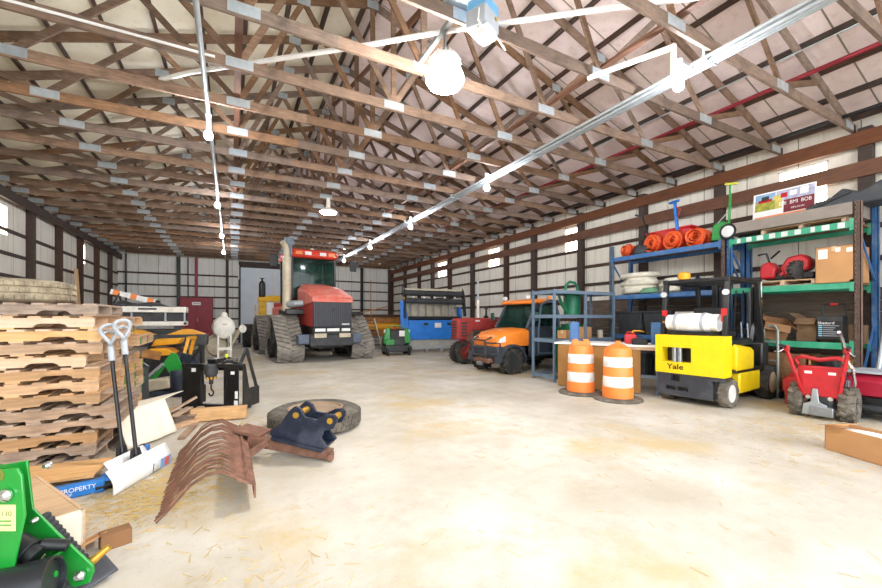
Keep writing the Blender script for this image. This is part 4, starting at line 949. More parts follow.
# faces -x
MB().loft([[V(x, -w, z0), V(x, -w, z1-.06), V(x, -w*.7, z1), V(x, w*.7, z1), V(x, w, z1-.06), V(x, w, z0)] for x, w, z0, z1 in ((-.32, .2, .82, 1.44), (-.28, .24, .8, 1.48), (.0, .25, .78, 1.5), (.2, .25, 1.1, 1.51), (1.5, .27, 1.1, 1.5))]).build('hood', od, t, bevel=.02)
for k in range(6): MB().b2((-.335, -.16, .9+k*.09), (-.31, .16, .94+k*.09)).build('grille_slot', MATS['dark_grey'], t)
for k in range(5): MB().b2((-.18, -.262, .9+k*.1), (.02, -.24, .95+k*.1)).build('side_louver', MATS['dark_grey'], t)
MB().b2((.05, -.2, .72), (1.6, .2, 1.1)).build('engine_block', MATS['rust'], t, bevel=.03)
MB().b2((.3, -.26, .8), (.5, -.18, 1.05)).cyl((.75, -.24, .78), (.75, -.24, 1.1), .09).build('carburettor', MATS['dark_grey'], t)
MB().b2((-.1, -.12, .5), (1.8, .12, .75)).build('frame', od, t, bevel=.03)
MB().bar((-.05, 0, .7), (-.02, 0, .36), .14, .14).build('steering_post', od, t)
for s_ in (-1, 1): wheel(t, (-.02, s_*.17, .36), .36, .17, (0, 1, .12*s_), tyre='rubber', rim='rim_red', lugs=20, lugh=.012, chev=False)
wheel(t, (2.35, -.72, .72), .72, .36, (0, 1, 0), rim='rim_red', lugs=22, lugh=.05); wheel(t, (2.35, .72, .72), .72, .36, (0, 1, 0), rim='rim_red', lugs=22, lugh=.05)
MB().cyl((.62, .0, 1.5), (.62, 0, 2.1), .05, n=12).build('exhaust_pipe', wp, t); MB().cyl((.62, 0, 2.1), (.62, 0, 2.75), .035, n=10).build('exhaust_tip', MATS['galv'], t)
MB().lathe([(.08, 0), (.09, .05), (.03, .09), (.03, .3), (.07, .32), (.07, .4), (.001, .42)], (.95, 0, 1.5), n=14).build('air_cleaner', bkp, t)
MB().b2((1.4, -.3, .6), (2.6, .3, 1.1)).build('transmission', od, t, bevel=.05)
MB().prism([(-.2, .35), (-.05, .7), (.35, .85), (.42, .6), (.15, .3)], .05, (.12, -.3, 0)).build('front_fender', od, t)
MB().b2((.35, -.255, 1.38), (.75, -.25, 1.43)).build('name_strip', MATS['reflective'], t)

# odds and ends by the walls
o = MB().bar((XL+.42, 19.4, .02), (XL+.24, 19.4, 3.35), .28, .05, (1, 0, 0)).build('timber_plank', MATS['fresh_wood']); tag(o, 'pale timber plank leaning upright against the left wall behind the pallets', 'timber')
t = thing('forked_bracket', 'small white forked bracket hanging beside the white back door', 'bracket', (.35, 26.25, 4.3))
MB().bar((0, 0, -.5), (0, 0, .35), .06, .06).build('stem', wp, t); MB().bar((0, 0, .1), (-.3, 0, .4), .05, .05).build('arm', wp, t); MB().bar((0, 0, -.1), (-.25, 0, .18), .05, .05).build('arm', wp, t)
MB().b2((-.04, 0, -.45), (.04, .18, -.35)).build('wall_mount', wp, t)
# ================================================================ right side
# ---------------------------------------------------------------- traffic drums
def barrel(label, loc, domed):
    t = thing('traffic_drum', label, 'traffic drum', loc, group='orange and white traffic drums')
    MB().lathe([(.27, .0), (.42, .0), (.43, .02), (.41, .045), (.29, .06), (.265, .03)], n=36, closed=True).build('rubber_base', MATS['rubber_dusty'], t)
    rz = [(.268, .05), (.266, .24), (.257, .245), (.253, .43), (.251, .435), (.247, .60), (.245, .605), (.239, .78), (.237, .785)]
    if domed: rz += [(.234, .90), (.218, .95), (.12, 1.01), (.06, 1.025), (.001, 1.025)]
    else: rz += [(.226, .94), (.218, .955), (.19, .955), (.185, .94), (.001, .94)]
    MB().lathe(rz, n=36).build('body', MATS['orange_plastic'], t)
    for z0, z1, r in ((.25, .44, .256), (.61, .79, .245)):
        MB().lathe([(r+.001, z0), (r+.004, z0+.005), (r-.002, z1-.005), (r-.006, z1)], n=36).build('reflective_band', MATS['reflective'], t)
    if domed: MB().bar((-.05, 0, 1.045), (.05, 0, 1.045), .05, .07).build('handle', MATS['orange_plastic'], t, bevel=.012)
    else: MB().prism([(-.19, .94), (.19, .94), (.17, 1.04), (.14, 1.08), (.06, 1.08), (.05, 1.035), (-.05, 1.035), (-.06, 1.08), (-.14, 1.08), (-.17, 1.04)], .09, (0, 0, 0), (.88, -.47, 0)).build('handle', MATS['orange_plastic'], t, bevel=.012)
    return t
barrel('flat topped orange and white traffic drum next to the grey shelf', (6.15, 5.6, 0), False)
barrel('domed orange and white traffic drum nearer the yellow forklift', (6.27, 4.84, 0), True)
# ---------------------------------------------------------------- bench with brown hardboard sides
t = thing('workbench', 'brown hardboard sided bench with white top behind the two traffic drums', 'workbench', (6.95, 5.85, 0), -63.4)
hb = M('hardboard', '#a5773f', .7, 0, .15, 3)
MB().b2((-.78, -.28, .02), (-.36, -.25, .92)).build('side_sheet', hb, t); MB().b2((-.34, -.26, .02), (.32, -.23, .92)).build('side_sheet', hb, t); MB().b2((.34, -.28, .02), (.86, -.25, .92)).build('side_sheet', hb, t)
MB().b2((-.85, -.32, .93), (1.25, .55, .97)).build('bench_top', MATS['paper_white'], t, bevel=.004)
MB().b2((.5, -.3, .87), (1.2, .5, .93)).build('apron', MATS['pallet_wood'], t)
for x in (-.75, .25, 1.15):
    for y in (-.2, .45): MB().b2((x-.03, y-.03, 0), (x+.03, y+.03, .93)).build('leg', MATS['shelf_grey'], t)
MB().bar((.25, -.2, .35), (1.15, -.2, .35), .04, .05).build('stretcher', MATS['shelf_grey'], t)
bz = .972
t = thing('fuel_can', 'red plastic fuel can with a yellow spout standing on the white bench top', 'fuel can', (7.28, 5.3, bz), -50)
t.scale = (.72, .72, .72)
MB().prism([(-.17, 0), (.17, 0), (.17, .2), (.1, .28), (-.14, .28), (-.17, .24)], .2, (0, 0, 0)).build('can', MATS['red_plastic'], t, bevel=.03)
MB().tube([(-.12, 0, .27), (-.1, 0, .33), (.06, 0, .33), (.09, 0, .27)], .018, 8).build('handle', MATS['red_plastic'], t)
MB().tube([(.02, 0, .3), (.06, 0, .37), (.2, .0, .37), (.34, .0, .34)], [.025, .025, .02, .013], 10).build('spout', MATS['mower_yellow'], t)
t = thing('tool_case', 'small black tool case on the bench end beside the red fuel can', 'case', (7.13, 5.0, bz), -60)
MB().b2((-.14, -.09, 0), (.14, .09, .12)).build('case_body', MATS['black_plastic'], t, bevel=.02); MB().tube([(-.06, 0, .11), (-.05, 0, .16), (.05, 0, .16), (.06, 0, .11)], .01, 6).build('handle', MATS['black_plastic'], t)
sgb = M('panel_blue', '#4d76a8', .5, 0, .15)
def bookend(label, loc, rz):
    t = thing('steel_upright', label, 'steel panel', loc, rz)
    MB().prism([(-.1, 0), (.1, 0), (.1, .44), (-.1, .44)], .015).build('panel', sgb, t); MB().b2((-.105, -.03, 0), (-.09, .03, .44)).build('flange', sgb, t); MB().b2((.09, -.03, 0), (.105, .03, .44)).build('flange', sgb, t)
bookend('blue steel panel standing on the bench right behind the flat topped drum', (6.72, 6.3, bz), -15)
bookend('blue steel panel standing on the bench end beside the yellow forklift', (7.42, 4.84, bz), -15)
# ---------------------------------------------------------------- grey steel shelving
sg = MATS['shelf_grey']
t = thing('steel_shelving', 'empty grey blue steel shelving in front of the orange utility vehicle', 'shelving', (6.65, 6.84, 0))
SW, SD = 2.05, .73
for x in (0, SW):
    for y in (0, SD): MB().b2((x-.03, y-.02, 0), (x+.03, y+.02, 2.18)).b2((x-.02, y-.03, 0), (x+.02, y+.03, 2.18)).build('post', sg, t)
MB().b2((SW*.5-.03, -.025, .0), (SW*.5+.03, .025, 2.1)).build('post', sg, t)
for z in (.12, .97, 1.55, 2.13):
    fr = MB()
    for y in (0, SD): fr.b2((0, y-.02, z-.05), (SW, y+.02, z+.03))
    for x in (0, SW): fr.b2((x-.02, 0, z-.05), (x+.02, SD, z+.03))
    fr.build('shelf_frame', sg, t)
    MB().b2((SW*.5 if z < 2 else .02, .02, z-.01), (SW-.02, SD-.02, z+.005)).build('shelf_board', sg if z > 2 else MATS['beige_metal'], t)
# things on and behind the grey shelving
t = thing('watering_can', 'big green plastic watering can with round handle on the grey shelving', 'watering can', (7.7, 7.3, 1.565))
MB().lathe([(.16, 0), (.2, .02), (.21, .5), (.19, .56), (.15, .57), (.15, .54), (.18, .5), (.17, .05), (.001, .05)], n=24).build('can', MATS['green_plastic'], t)
MB().tube([(.2, 0, .5), (.2, .0, .72), (.1, 0, .84), (-.08, 0, .86), (-.2, 0, .78), (-.24, 0, .6), (-.2, 0, .5)], .035, 10).build('handle', MATS['green_plastic'], t)
MB().tube([(-.18, 0, .1), (-.36, 0, .3), (-.45, 0, .5)], [.05, .04, .03], 10).build('spout', MATS['green_plastic'], t)
t = thing('plastic_tub', 'dark green plastic tub on the middle grey shelf under the watering can', 'tub', (7.72, 7.28, .98))
MB().lathe([(.2, 0), (.26, .02), (.3, .34), (.32, .36), (.28, .36), (.24, .05), (.001, .05)], n=24).build('tub_body', MATS['green_plastic'], t); MB().tube([(-.3, 0, .34), (0, -.02, .46), (.3, 0, .34)], .012, 8).build('tub_handle', MATS['black_plastic'], t)
def carton(label, loc, d, rz, mat='cardboard', tape=True, open_=False, name='cardboard_box', rot=None, flap=.18):
    t = thing(name, label, 'box', loc, rz, rot=rot)
    x, y, z = d; m = MB(); k = .006
    m.b2((-x/2, -y/2, 0), (x/2, -y/2+k, z)); m.b2((-x/2, y/2-k, 0), (x/2, y/2, z)); m.b2((-x/2, -y/2, 0), (-x/2+k, y/2, z)); m.b2((x/2-k, -y/2, 0), (x/2, y/2, z)); m.b2((-x/2, -y/2, 0), (x/2, y/2, k))
    if not open_: m.b2((-x/2, -y/2, z-k), (x/2, y/2, z))
    m.build('box_body', MATS[mat], t)
    if open_:
        for s in (-1, 1):
            MB().bar((0, s*y/2, z), (0, s*(y/2+flap*.7), z+flap*.55*(1 if s > 0 else -.6)), x, k, (0, 0, 1)).build('flap', MATS[mat], t)
            MB().bar((s*x/2, 0, z), (s*(x/2+flap*.6), 0, z-flap*.6), y, k, (0, 0, 1)).build('flap', MATS[mat], t)
    elif tape: MB().b2((-x/2-.001, -.03, z-.08), (x/2+.001, .03, z+.002)).build('tape', M('tape', '#cfae80', .35, 0, .05), t)
    return t
carton('small tan carton tipped open on the middle grey shelf nearest the utility vehicle', (7.25, 7.12, 1.0), (.34, .22, .2), 25)
carton('small tan carton on the middle grey shelf beside the green tub', (7.75, 6.98, .98), (.4, .2, .3), 8)
t = thing('tin_can', 'small pale tin standing on the grey shelf beside the cartons', 'tin', (8.45, 7.05, .98)); MB().lathe([(.001, 0), (.07, 0), (.07, .2), (.065, .205), (.001, .2)], n=18).build('tin_body', MATS['beige_metal'], t); MB().lathe([(.072, .19), (.076, .2), (.072, .21)], n=18, closed=True).build('tin_rim', MATS['galv'], t)
def tote(label, loc, d, mat, rz=0, lid=True):
    t = thing('storage_tote', label, 'storage tote', loc, rz, 'plastic storage totes')
    x, y, z = d
    MB().loft([[V(-x*.44, -y*.44, 0), V(x*.44, -y*.44, 0), V(x*.44, y*.44, 0), V(-x*.44, y*.44, 0)], [V(-x/2, -y/2, z), V(x/2, -y/2, z), V(x/2, y/2, z), V(-x/2, y/2, z)]]).build('tote_body', MATS[mat], t, bevel=.015)
    rb = MB()
    for k in range(5): rb.bar((-x*.36+k*x*.18, -y*.452, .04), (-x*.39+k*x*.195, -y*.50, z*.85), .02, .015)
    rb.build('ribs', MATS[mat], t)
    if lid: MB().b2((-x*.54, -y*.54, z), (x*.54, y*.54, z+.05)).build('lid', MATS[mat], t, bevel=.012)
    return t
tote('green plastic tote standing behind the grey shelving', (8.2, 7.95, 0), (.6, .5, .55), 'green_plastic')
tote('dark green tote stacked on the green tote behind the grey shelving', (8.2, 7.95, .60), (.6, .5, .6), 'green_plastic')
# ---------------------------------------------------------------- orange utility vehicle (faces -x)
t = thing('utility_vehicle', 'orange utility vehicle with dark cab and roof lights behind the grey shelving', 'utility vehicle', (6.12, 9.0, 0), 2)
op, dg = MATS['orange_paint'], M('cab_grey', '#3d434e', .5, 0, .12)
Wd = .72
def sec(x, w, z0, z1, crown=.05): return [V(x, -w, z0), V(x, -w, z1-.08), V(x, -w*.8, z1-.01), V(x, 0, z1+crown*.3), V(x, w*.8, z1-.01), V(x, w, z1-.08), V(x, w, z0)]
MB().loft([sec(.02, .42, .78, .92), sec(.06, .52, .72, 1.0), sec(.3, .62, .72, 1.12), sec(.75, .68, .74, 1.2), sec(1.05, .70, .74, 1.22)]).build('hood', op, t, bevel=.02)
for s in (-1, 1): MB().prism([(.05, .84), (.42, .86), (.5, 1.02), (.3, 1.03), (.12, .95)], .03, (0, s*.60, 0), (1, 0, 0)).build('headlight', MATS['lens_white'], t, bevel=.01)
MB().b2((.02, -.62, .42), (1.0, .62, .74)).build('front_body', dg, t, bevel=.05)
MB().b2((.1, -.6, .34), (2.95, .6, .48)).build('chassis', MATS['black_paint'], t, bevel=.02)
for s in (-1, 1):
    arc = [(.36+.40*math.cos(a), .34+.40*math.sin(a)) for a in [R(k) for k in range(-5, 186, 15)]]
    arc2 = [(.36+.46*math.cos(a), .34+.46*math.sin(a)) for a in [R(k) for k in range(185, -6, -15)]]
    MB().prism(arc+arc2, .26, (.1, s*.62, 0)).build('fender', dg, t)
for x in (.46, 2.45):
    for s in (-1, 1): wheel(t, (x, s*.64, .34), .34, .27, (0, 1, 0), tyre='rubber', rim='rim_grey', lugs=16, lugh=.03)
# brush guard
bg_ = MB(); q = MATS['dark_grey']
for s in (-1, 1):
    bg_.tube([(.05, s*.3, .38), (-.14, s*.3, .42), (-.16, s*.3, .9), (.05, s*.3, .98)], .028, 8)
    bg_.tube([(-.15, s*.3, .84), (-.12, s*.62, .84), (.05, s*.68, .84), (.05, s*.68, .58), (-.12, s*.6, .55), (-.15, s*.3, .55)], .022, 8)
for z in (.5, .7, .9): bg_.tube([(-.155, -.3, z), (-.155, .3, z)], .022, 8)
bg_.build('brush_guard', q, t)
MB().b2((-.1, -.35, .28), (.15, .35, .42)).build('winch', MATS['rust'], t, bevel=.03); MB().cyl((-.12, -.1, .26), (-.12, .1, .26), .05).build('winch_hook', MATS['steel'], t)
# cab
def pillar(a, b, r=.04): return MB().bar(a, b, r*2, r*2)
for s in (-1, 1):
    pillar((.98, s*.68, 1.2), (1.38, s*.64, 1.92)).build('pillar', dg, t); pillar((2.12, s*.68, .7), (2.08, s*.66, 1.92)).build('pillar', dg, t)
    MB().prism([(1.02, .45), (2.06, .45), (2.1, .7), (2.1, 1.26), (1.1, 1.26), (1.02, 1.15)], .04, (0, s*.7, 0)).build('door', dg, t, bevel=.01)
    MB().prism([(1.12, 1.27), (2.06, 1.27), (2.04, 1.88), (1.44, 1.88)], .012, (0, s*.69, 0)).build('door_window', MATS['tinted'], t)
    fr = [(1.36, .52), (2.12, .5), (2.16, .9), (2.14, 1.6), (2.05, 1.86), (1.9, 1.95), (1.6, 1.95), (1.46, 1.85), (1.40, 1.5), (1.36, 1.1)]
    MB().tube([(x, s*.725, z) for x, z in fr], .03, 8, closed=True).build('door_frame', M('cab_blue', '#5f6f86', .45, .1, .1), t)
MB().add([V(1.0, -.64, 1.22), V(1.0, .64, 1.22), V(1.36, .6, 1.9), V(1.36, -.6, 1.9), V(1.012, -.64, 1.22), V(1.012, .64, 1.22), V(1.372, .6, 1.9), V(1.372, -.6, 1.9)], [(0, 1, 2, 3), (4, 5, 6, 7), (0, 1, 5, 4), (2, 3, 7, 6), (1, 2, 6, 5), (0, 3, 7, 4)]).build('windscreen', MATS['tinted'], t)
MB().b2((2.1, -.64, 1.0), (2.115, .64, 1.9)).build('rear_window', MATS['tinted'], t)
MB().loft([[V(1.18, -.66, 1.9), V(1.18, .66, 1.9), V(1.72, .68, 1.9), V(1.72, -.68, 1.9)], [V(1.16, -.68, 1.97), V(1.16, .68, 1.97), V(1.74, .7, 1.99), V(1.74, -.7, 1.99)], [V(1.26, -.6, 2.03), V(1.26, .6, 2.03), V(1.70, .64, 2.05), V(1.70, -.64, 2.05)]]).build('roof', op, t, bevel=.02)
MB().b2((1.7, -.7, 1.9), (2.2, .7, 2.03)).build('rear_roof', dg, t, bevel=.04)
for s in (-1, 1): MB().lathe([(.001, -.03), (.055, -.03), (.065, 0), (.06, .05), (.001, .08)], (1.2, s*.5, 2.08), (-1, 0, 0), 14).build('work_light', MATS['lens_white'], t); MB().cyl((1.25, s*.5, 1.98), (1.25, s*.5, 2.05), .02).build('light_post', bkp, t)
MB().cyl((2.0, -.5, 2.05), (2.0, -.5, 2.14), .06, .05).build('beacon', op, t)
for s in (-1, 1):
    MB().bar((1.15, s*.68, 1.5), (1.05, s*.9, 1.52), .03, .03).build('mirror_arm', bkp, t); MB().b2((1.03, s*.95-.08, 1.42), (1.07, s*.95+.08, 1.66)).build('mirror', M('mirror_teal', '#2f5a56', .3, .2, .1), t, bevel=.015)
MB().b2((1.5, -.6, .6), (2.05, .6, .82)).b2((1.92, -.6, .8), (2.08, .6, 1.45)).build('seat', MATS['black_plastic'], t, bevel=.05)
MB().lathe([(.15, -.012), (.17, 0), (.15, .012), (.145, 0)], (1.38, -.3, 1.28), (-.7, 0, .7), 20, closed=True).build('steering_wheel', bkp, t)
MB().b2((2.2, -.7, .72), (3.15, .7, .78)).b2((2.2, -.72, .72), (3.15, -.68, 1.05)).b2((2.2, .68, .72), (3.15, .72, 1.05)).b2((3.1, -.7, .72), (3.15, .7, 1.05)).b2((2.2, -.7, .72), (2.24, .7, 1.05)).build('cargo_bed', M('bed_orange', '#d8521c', .4, 0, .1), t, bevel=.01)
# ---------------------------------------------------------------- pallet racks
XF, XB = 9.05, 9.83
def rack(label, y0, y1, beam, up_l, up_r, group='pallet racks along the right wall', name='pallet_rack', top=3.42):
    t = thing(name, label, 'pallet rack', (0, 0, 0), group=group)
    for y, mt in ((y0, up_r), (y1, up_l)):
        for x, mm in ((XF, mt), (XB, 'rack_blue')):
            m = MB().b2((x-.045, y-.045, 0), (x+.045, y-.035, top)).b2((x-.045, y+.035, 0), (x+.045, y+.045, top)).b2((x+.03 if x == XF else x-.045, y-.045, 0), (x+.045 if x == XF else x-.03, y+.045, top))
            # front face strips between two columns of punched slots
            m.b2((x-.045, y-.045, 0), (x-.04, y-.028, top)); m.b2((x-.045, y-.008, 0), (x-.04, y+.008, top)); m.b2((x-.045, y+.028, 0), (x-.04, y+.045, top))
            k = 0.02
            while k < top:
                m.b2((x-.045, y-.045, k), (x-.04, y+.045, k+.045)); k += .076
            p = m.build('upright', MATS[mm], t)
            MB().b2((x-.07, y-.07, 0), (x+.07, y+.07, .012)).build('foot_plate', MATS['rack_rust'], p)
        for z0, z1 in ((.3, 1.4), (2.95, 2.15)):
            MB().bar((XF+.04, y, z0), (XB-.04, y, z1), .025, .035).build('brace', MATS['rack_blue'], t)
    for z in (.97, 1.99, 3.0):
        for x in (XF, XB):
            b_ = MB().b2((x-.03, y0+.045, z), (x+.03, y1-.045, z+.11)).build('beam', MATS[beam], t, bevel=.004)
            for y in (y0+.05, y1-.05): MB().b2((x-.05, y-.01, z-.05), (x-.03, y+.04, z+.15)).build('bracket', MATS[beam], b_)
        MB().b2((XF-.02, y0+.06, z+.08), (XB+.02, y1-.06, z+.105)).build('deck_board', MATS['brown_box'], t)
    return t
rack('blue beamed pallet rack behind the bench and forklift', 4.43, 7.17, 'rack_blue', 'shelf_grey', 'rack_rust')
g2 = rack('green beamed pallet rack at the right end of the wall', 2.45, 4.33, 'rack_green', 'rack_blue', 'rack_rust')
wm = M('worn_white', '#d8ded6', .6, 0, .2)
for k in range(9):
    y = 2.6+k*.19; MB().b2((XF-.0325, y, 3.005+.005), (XF-.031, y+random.uniform(.06, .11), 3.10)).build('worn_patch', wm, g2)
z1, z2, z3 = .97+.107, 1.99+.107, 3.0+.107
# ---- top level, blue rack
def roll(label, loc, r, n, mat, rz, name='netting_roll', L_=.9):
    t = thing(name, label, 'netting roll', loc, rz, 'orange safety netting rolls')
    m = MB(); pts = []
    for k in range(n*14+1):
        a = k*2*PI/14; q = r*(.25+.75*k/(n*14)); pts.append((q*math.cos(a), q*math.sin(a)))
    def sp(u, v):
        i = u*(len(pts)-1); j = min(int(i), len(pts)-2); f = i-j; p = [pts[j][q]*(1-f)+pts[j+1][q]*f for q in (0, 1)]
        w = 1+.17*math.sin(9*v+u*40)+.12*math.sin(17*v+u*11)
        return (p[0]*w, (v-.5)*L_*(1+.05*math.sin(u*31)), r+p[1]*w*.94)
    m.grid(sp, n*28, 14, thick=.006).build('net_wraps', MATS[mat], t)
    MB().lathe([(r*1.0, -.03), (r*1.04, 0), (r*1.0, .03)], (0, L_*.2, r), (0, 1, 0), 20, closed=True).build('tie_band', MATS['red_plastic'], t)
    return t
roll('small orange netting roll at the far end of the blue rack top shelf', (9.3, 6.78, z3), .17, 4, 'orange_net', 70, L_=.4)
roll('big orange netting roll in the middle of the blue rack top shelf', (9.33, 6.04, z3), .24, 5, 'orange_net', 75, L_=.5)
roll('orange netting roll lying beside the black sack on the blue rack top shelf', (9.32, 5.55, z3), .23, 5, 'orange_net', 85, L_=.5)
roll('orange netting roll nearest the shared uprights on the blue rack top shelf', (9.32, 5.08, z3), .21, 4, 'orange_net', 95, L_=.45)
def blob(name, label, cat, loc, r, mat, sd, part, amp=.18):
    t = thing(name, label, cat, loc); rn = random.Random(sd); ph = [rn.uniform(0, 6) for _ in range(8)]
    m = MB().sph((0, 0, 0), 1, 24, 16)
    vs = []
    for v in m.v:
        v = V(v); k = 1+amp*(math.sin(5*v.x+ph[0]+2*v.z)*.5+math.sin(7*v.y+ph[1])*.4+math.sin(11*v.z+ph[2]+4*v.x)*.3)
        z = v.z*r[2]*k
        vs.append((v.x*r[0]*k, v.y*r[1]*k, max(z, -r[2]*.55)+r[2]*.55))
    m.v = vs; m.build(part, MATS[mat], t, smooth=60)
    MB().lathe([(.03, 0), (.05, .03), (.03, .07), (.05, .1), (.001, .1)], (0, 0, r[2]*1.42), n=10).build('tied_neck', MATS[mat], t)
    return t
blob('sack', 'black plastic sack between the small and big orange netting rolls', 'sack', (9.2, 6.42, z3), (.18, .2, .17), 'dark_grey', 4, 'sack_body')
blob('sack', 'black sack under the netting beside the shared rack uprights', 'sack', (9.62, 4.85, z3), (.2, .3, .2), 'black_plastic', 9, 'sack_body')
t = thing('red_tray', 'red plastic tray standing behind the orange netting on the top shelf', 'tray', (9.7, 5.95, z3), 90)
t.scale = (1, .7, 1)
MB().loft([[V(-.5, -.15, .0), V(.5, -.15, .0), V(.5, .15, .0), V(-.5, .15, .0)], [V(-.55, -.2, .55), V(.55, -.2, .6), V(.55, .2, .6), V(-.55, .2, .55)]]).build('tray_body', MATS['red_plastic'], t, bevel=.03); MB().b2((-.58, -.23, .56), (.58, .23, .6)).build('tray_rim', MATS['red_plastic'], t, bevel=.01)
t = thing('blue_auger_handle', 'upright blue steel T handle pole standing behind the orange netting', 'pole', (9.5, 5.62, z3))
MB().bar((0, 0, 0), (0, .12, 1.22), .055, .055).build('pole', MATS['blue_paint'], t); MB().bar((-.1, -.04, 1.2), (.1, .3, 1.24), .05, .05).build('crosspiece', MATS['blue_paint'], t); MB().tube([(0, .1, 1.1), (.0, -.02, 1.0), (0, .06, .8)], .012, 6).build('red_cord', MATS['red_plastic'], t)
t = thing('black_lever', 'thin black lever rod leaning upright at the far end of the top shelf', 'rod', (9.45, 6.25, z3))
MB().cyl((0, -.05, 0), (0, .32, 1.05), .02, n=10).build('rod', MATS['black_paint'], t); MB().bar((0, .28, 1.03), (0, .5, 1.12), .05, .05).build('grip', MATS['dark_grey'], t)
# ---- second level, blue rack
def coil(label, loc, r, n, mat, rz=0, rot=None, tube=.045):
    t = thing('hose_coil', label, 'hose', loc, rz, 'coiled hoses on the blue rack'); pts = []; rn = random.Random(int(loc[1]*100))
    for k in range(n*20):
        a = k*PI/10; q = r*(1+.10*math.sin(k*.7)+rn.uniform(-.07, .07)) - tube*.8*((k//20) % 3); pts.append((q*math.cos(a)*.75, q*math.sin(a), tube+tube*1.1*(k/20)*.9))
    MB().tube(pts, tube, 8).build('hose_loops', MATS[mat], t, smooth=80)
    MB().lathe([(tube*1.4, -.03), (tube*1.6, 0), (tube*1.4, .03)], pts[-1], (1, 0, 0), 12, closed=True).build('coupling', MATS['galv'], t)
    return t
coil('big white hose coil at the far end of the blue rack middle shelf', (9.44, 6.62, z2), .43, 7, 'hose_white', tube=.068)
coil('pale green hose coil tucked in front of the big white coil', (9.25, 6.25, z2), .22, 3, 'hose_green', tube=.035)
coil('smaller white hose coil in the middle of the blue rack middle shelf', (9.4, 5.72, z2), .24, 6, 'hose_white', tube=.05)
blob('sack', 'dark blue sack on the blue rack middle shelf behind the forklift beacon', 'sack', (9.4, 5.15, z2), (.3, .35, .2), 'navy', 12, 'sack_body')
# ---- first level, blue rack
for lab, y, d in (('black storage tote at the far end of the lowest blue rack shelf', 6.7, .72), ('black storage tote in the middle of the lowest blue rack shelf', 5.95, .7)): tote(lab, (9.45, y, z1), (.7, d, .55), 'dark_grey', 0)
t = thing('generator_frame', 'white tube framed generator on the lowest blue rack shelf behind the forklift tank', 'generator', (9.4, 5.15, z1), 0)
m = MB()
for x in (-.25, .25): m.tube([(x, -.35, 0), (x, -.35, .55), (x, .35, .55), (x, .35, 0)], .022, 8)
m.tube([(-.25, -.35, .55), (.25, -.35, .55)], .022, 8).tube([(-.25, .35, .55), (.25, .35, .55)], .022, 8); m.build('tube_frame', MATS['white_paint'], t); MB().b2((-.2, -.28, .05), (.2, .28, .42)).build('engine', MATS['dark_grey'], t, bevel=.04); MB().b2((-.2, -.25, .42), (.2, .25, .52)).build('tank', MATS['black_plastic'], t, bevel=.03)
# floor level under the blue rack
tote('black storage tote on the floor under the far end of the blue rack', (9.45, 6.6, 0), (.8, .8, .6), 'dark_grey')
tote('black storage tote on the floor under the blue rack near the forklift', (9.45, 5.55, 0), (.8, .8, .6), 'dark_grey')
# ---- top level, green rack
t = thing('push_seeder', 'green push seeder with white wheel and long handle on the green rack top shelf', 'seeder', (9.02, 4.30, z3), 0)
MB().lathe([(.12, -.03), (.15, -.03), (.165, 0), (.15, .03), (.12, .03), (.11, 0)], (-.05, .02, .165), (1, 0, 0), 24, closed=True).build('tyre', MATS['rubber_black'], t)
MB().lathe([(.12, -.02), (.03, -.03), (.001, -.04)], (-.05, .02, .165), (1, 0, 0), 20).lathe([(.12, .02), (.03, .03), (.001, .04)], (-.05, .02, .165), (1, 0, 0), 20).build('wheel_disc', MATS['rim_white'], t)
MB().prism([(-.02, .02), (.34, .04), (.3, .36), (.12, .42), (-.02, .3)], .16, (.08, .04, 0), (0, 1, 0), (0, 0, 1)).build('hopper', MATS['green_paint'], t, bevel=.02)
MB().bar((.05, .05, .3), (.05, .02, 1.15), .035, .035).build('handle_pole', MATS['green_paint'], t); MB().bar((.05, -.1, 1.13), (.05, .12, 1.18), .05, .04).build('handle_grip', M('grip_yellow', '#cfd03a', .5), t); MB().bar((.05, .3, .36), (.05, .04, .62), .015, .015).build('brace', MATS['galv'], t)
def flatpallet(label, loc, rz, W, D, H, group):
    t = thing('pallet', label, 'pallet', loc, rz, group); n = 6
    for y in (-D/2+.03, 0, D/2-.03): MB().b2((-W/2, y-.03, .015), (W/2, y+.03, H-.015)).build('block_rail', MATS['pallet_wood'], t)
    a = MB()
    for i in range(n): x = -W/2+.06+i*(W-.12)/(n-1); a.b2((x-.045, -D/2, H-.015), (x+.045, D/2, H)); 
    a.build('top_deck', MATS['pallet_wood'], t); b_ = MB()
    for x in (-W/2+.06, W/2-.06): b_.b2((x-.045, -D/2, 0), (x+.045, D/2, .015))
    b_.build('bottom_deck', MATS['pallet_wood'], t); return t
flatpallet('wooden pallet under the long grey box on the green rack top shelf', (9.5, 3.2, z3), 0, .85, 1.2, .1, 'pallets on the green rack')
t = thing('grey_crate_box', 'long low grey timber box on a pallet along the green rack top shelf', 'crate', (9.37, 3.42, z3+.10), 0)
gb = M('grey_board', '#8f857d', .75, 0, .15, 4, dirt='#6a6058', dirt_amt=.4)
for s in (-1, 1): MB().b2((s*.40-.015, -.92, 0), (s*.40+.015, .9, .20)).build('side_board', gb, t)
for y in (-.92, .89): MB().b2((-.40, y, 0), (.40, y+.03, .20)).build('end_board', gb, t)
MB().b2((-.40, -.9, 0), (.40, .9, .02)).build('floor_board', gb, t)
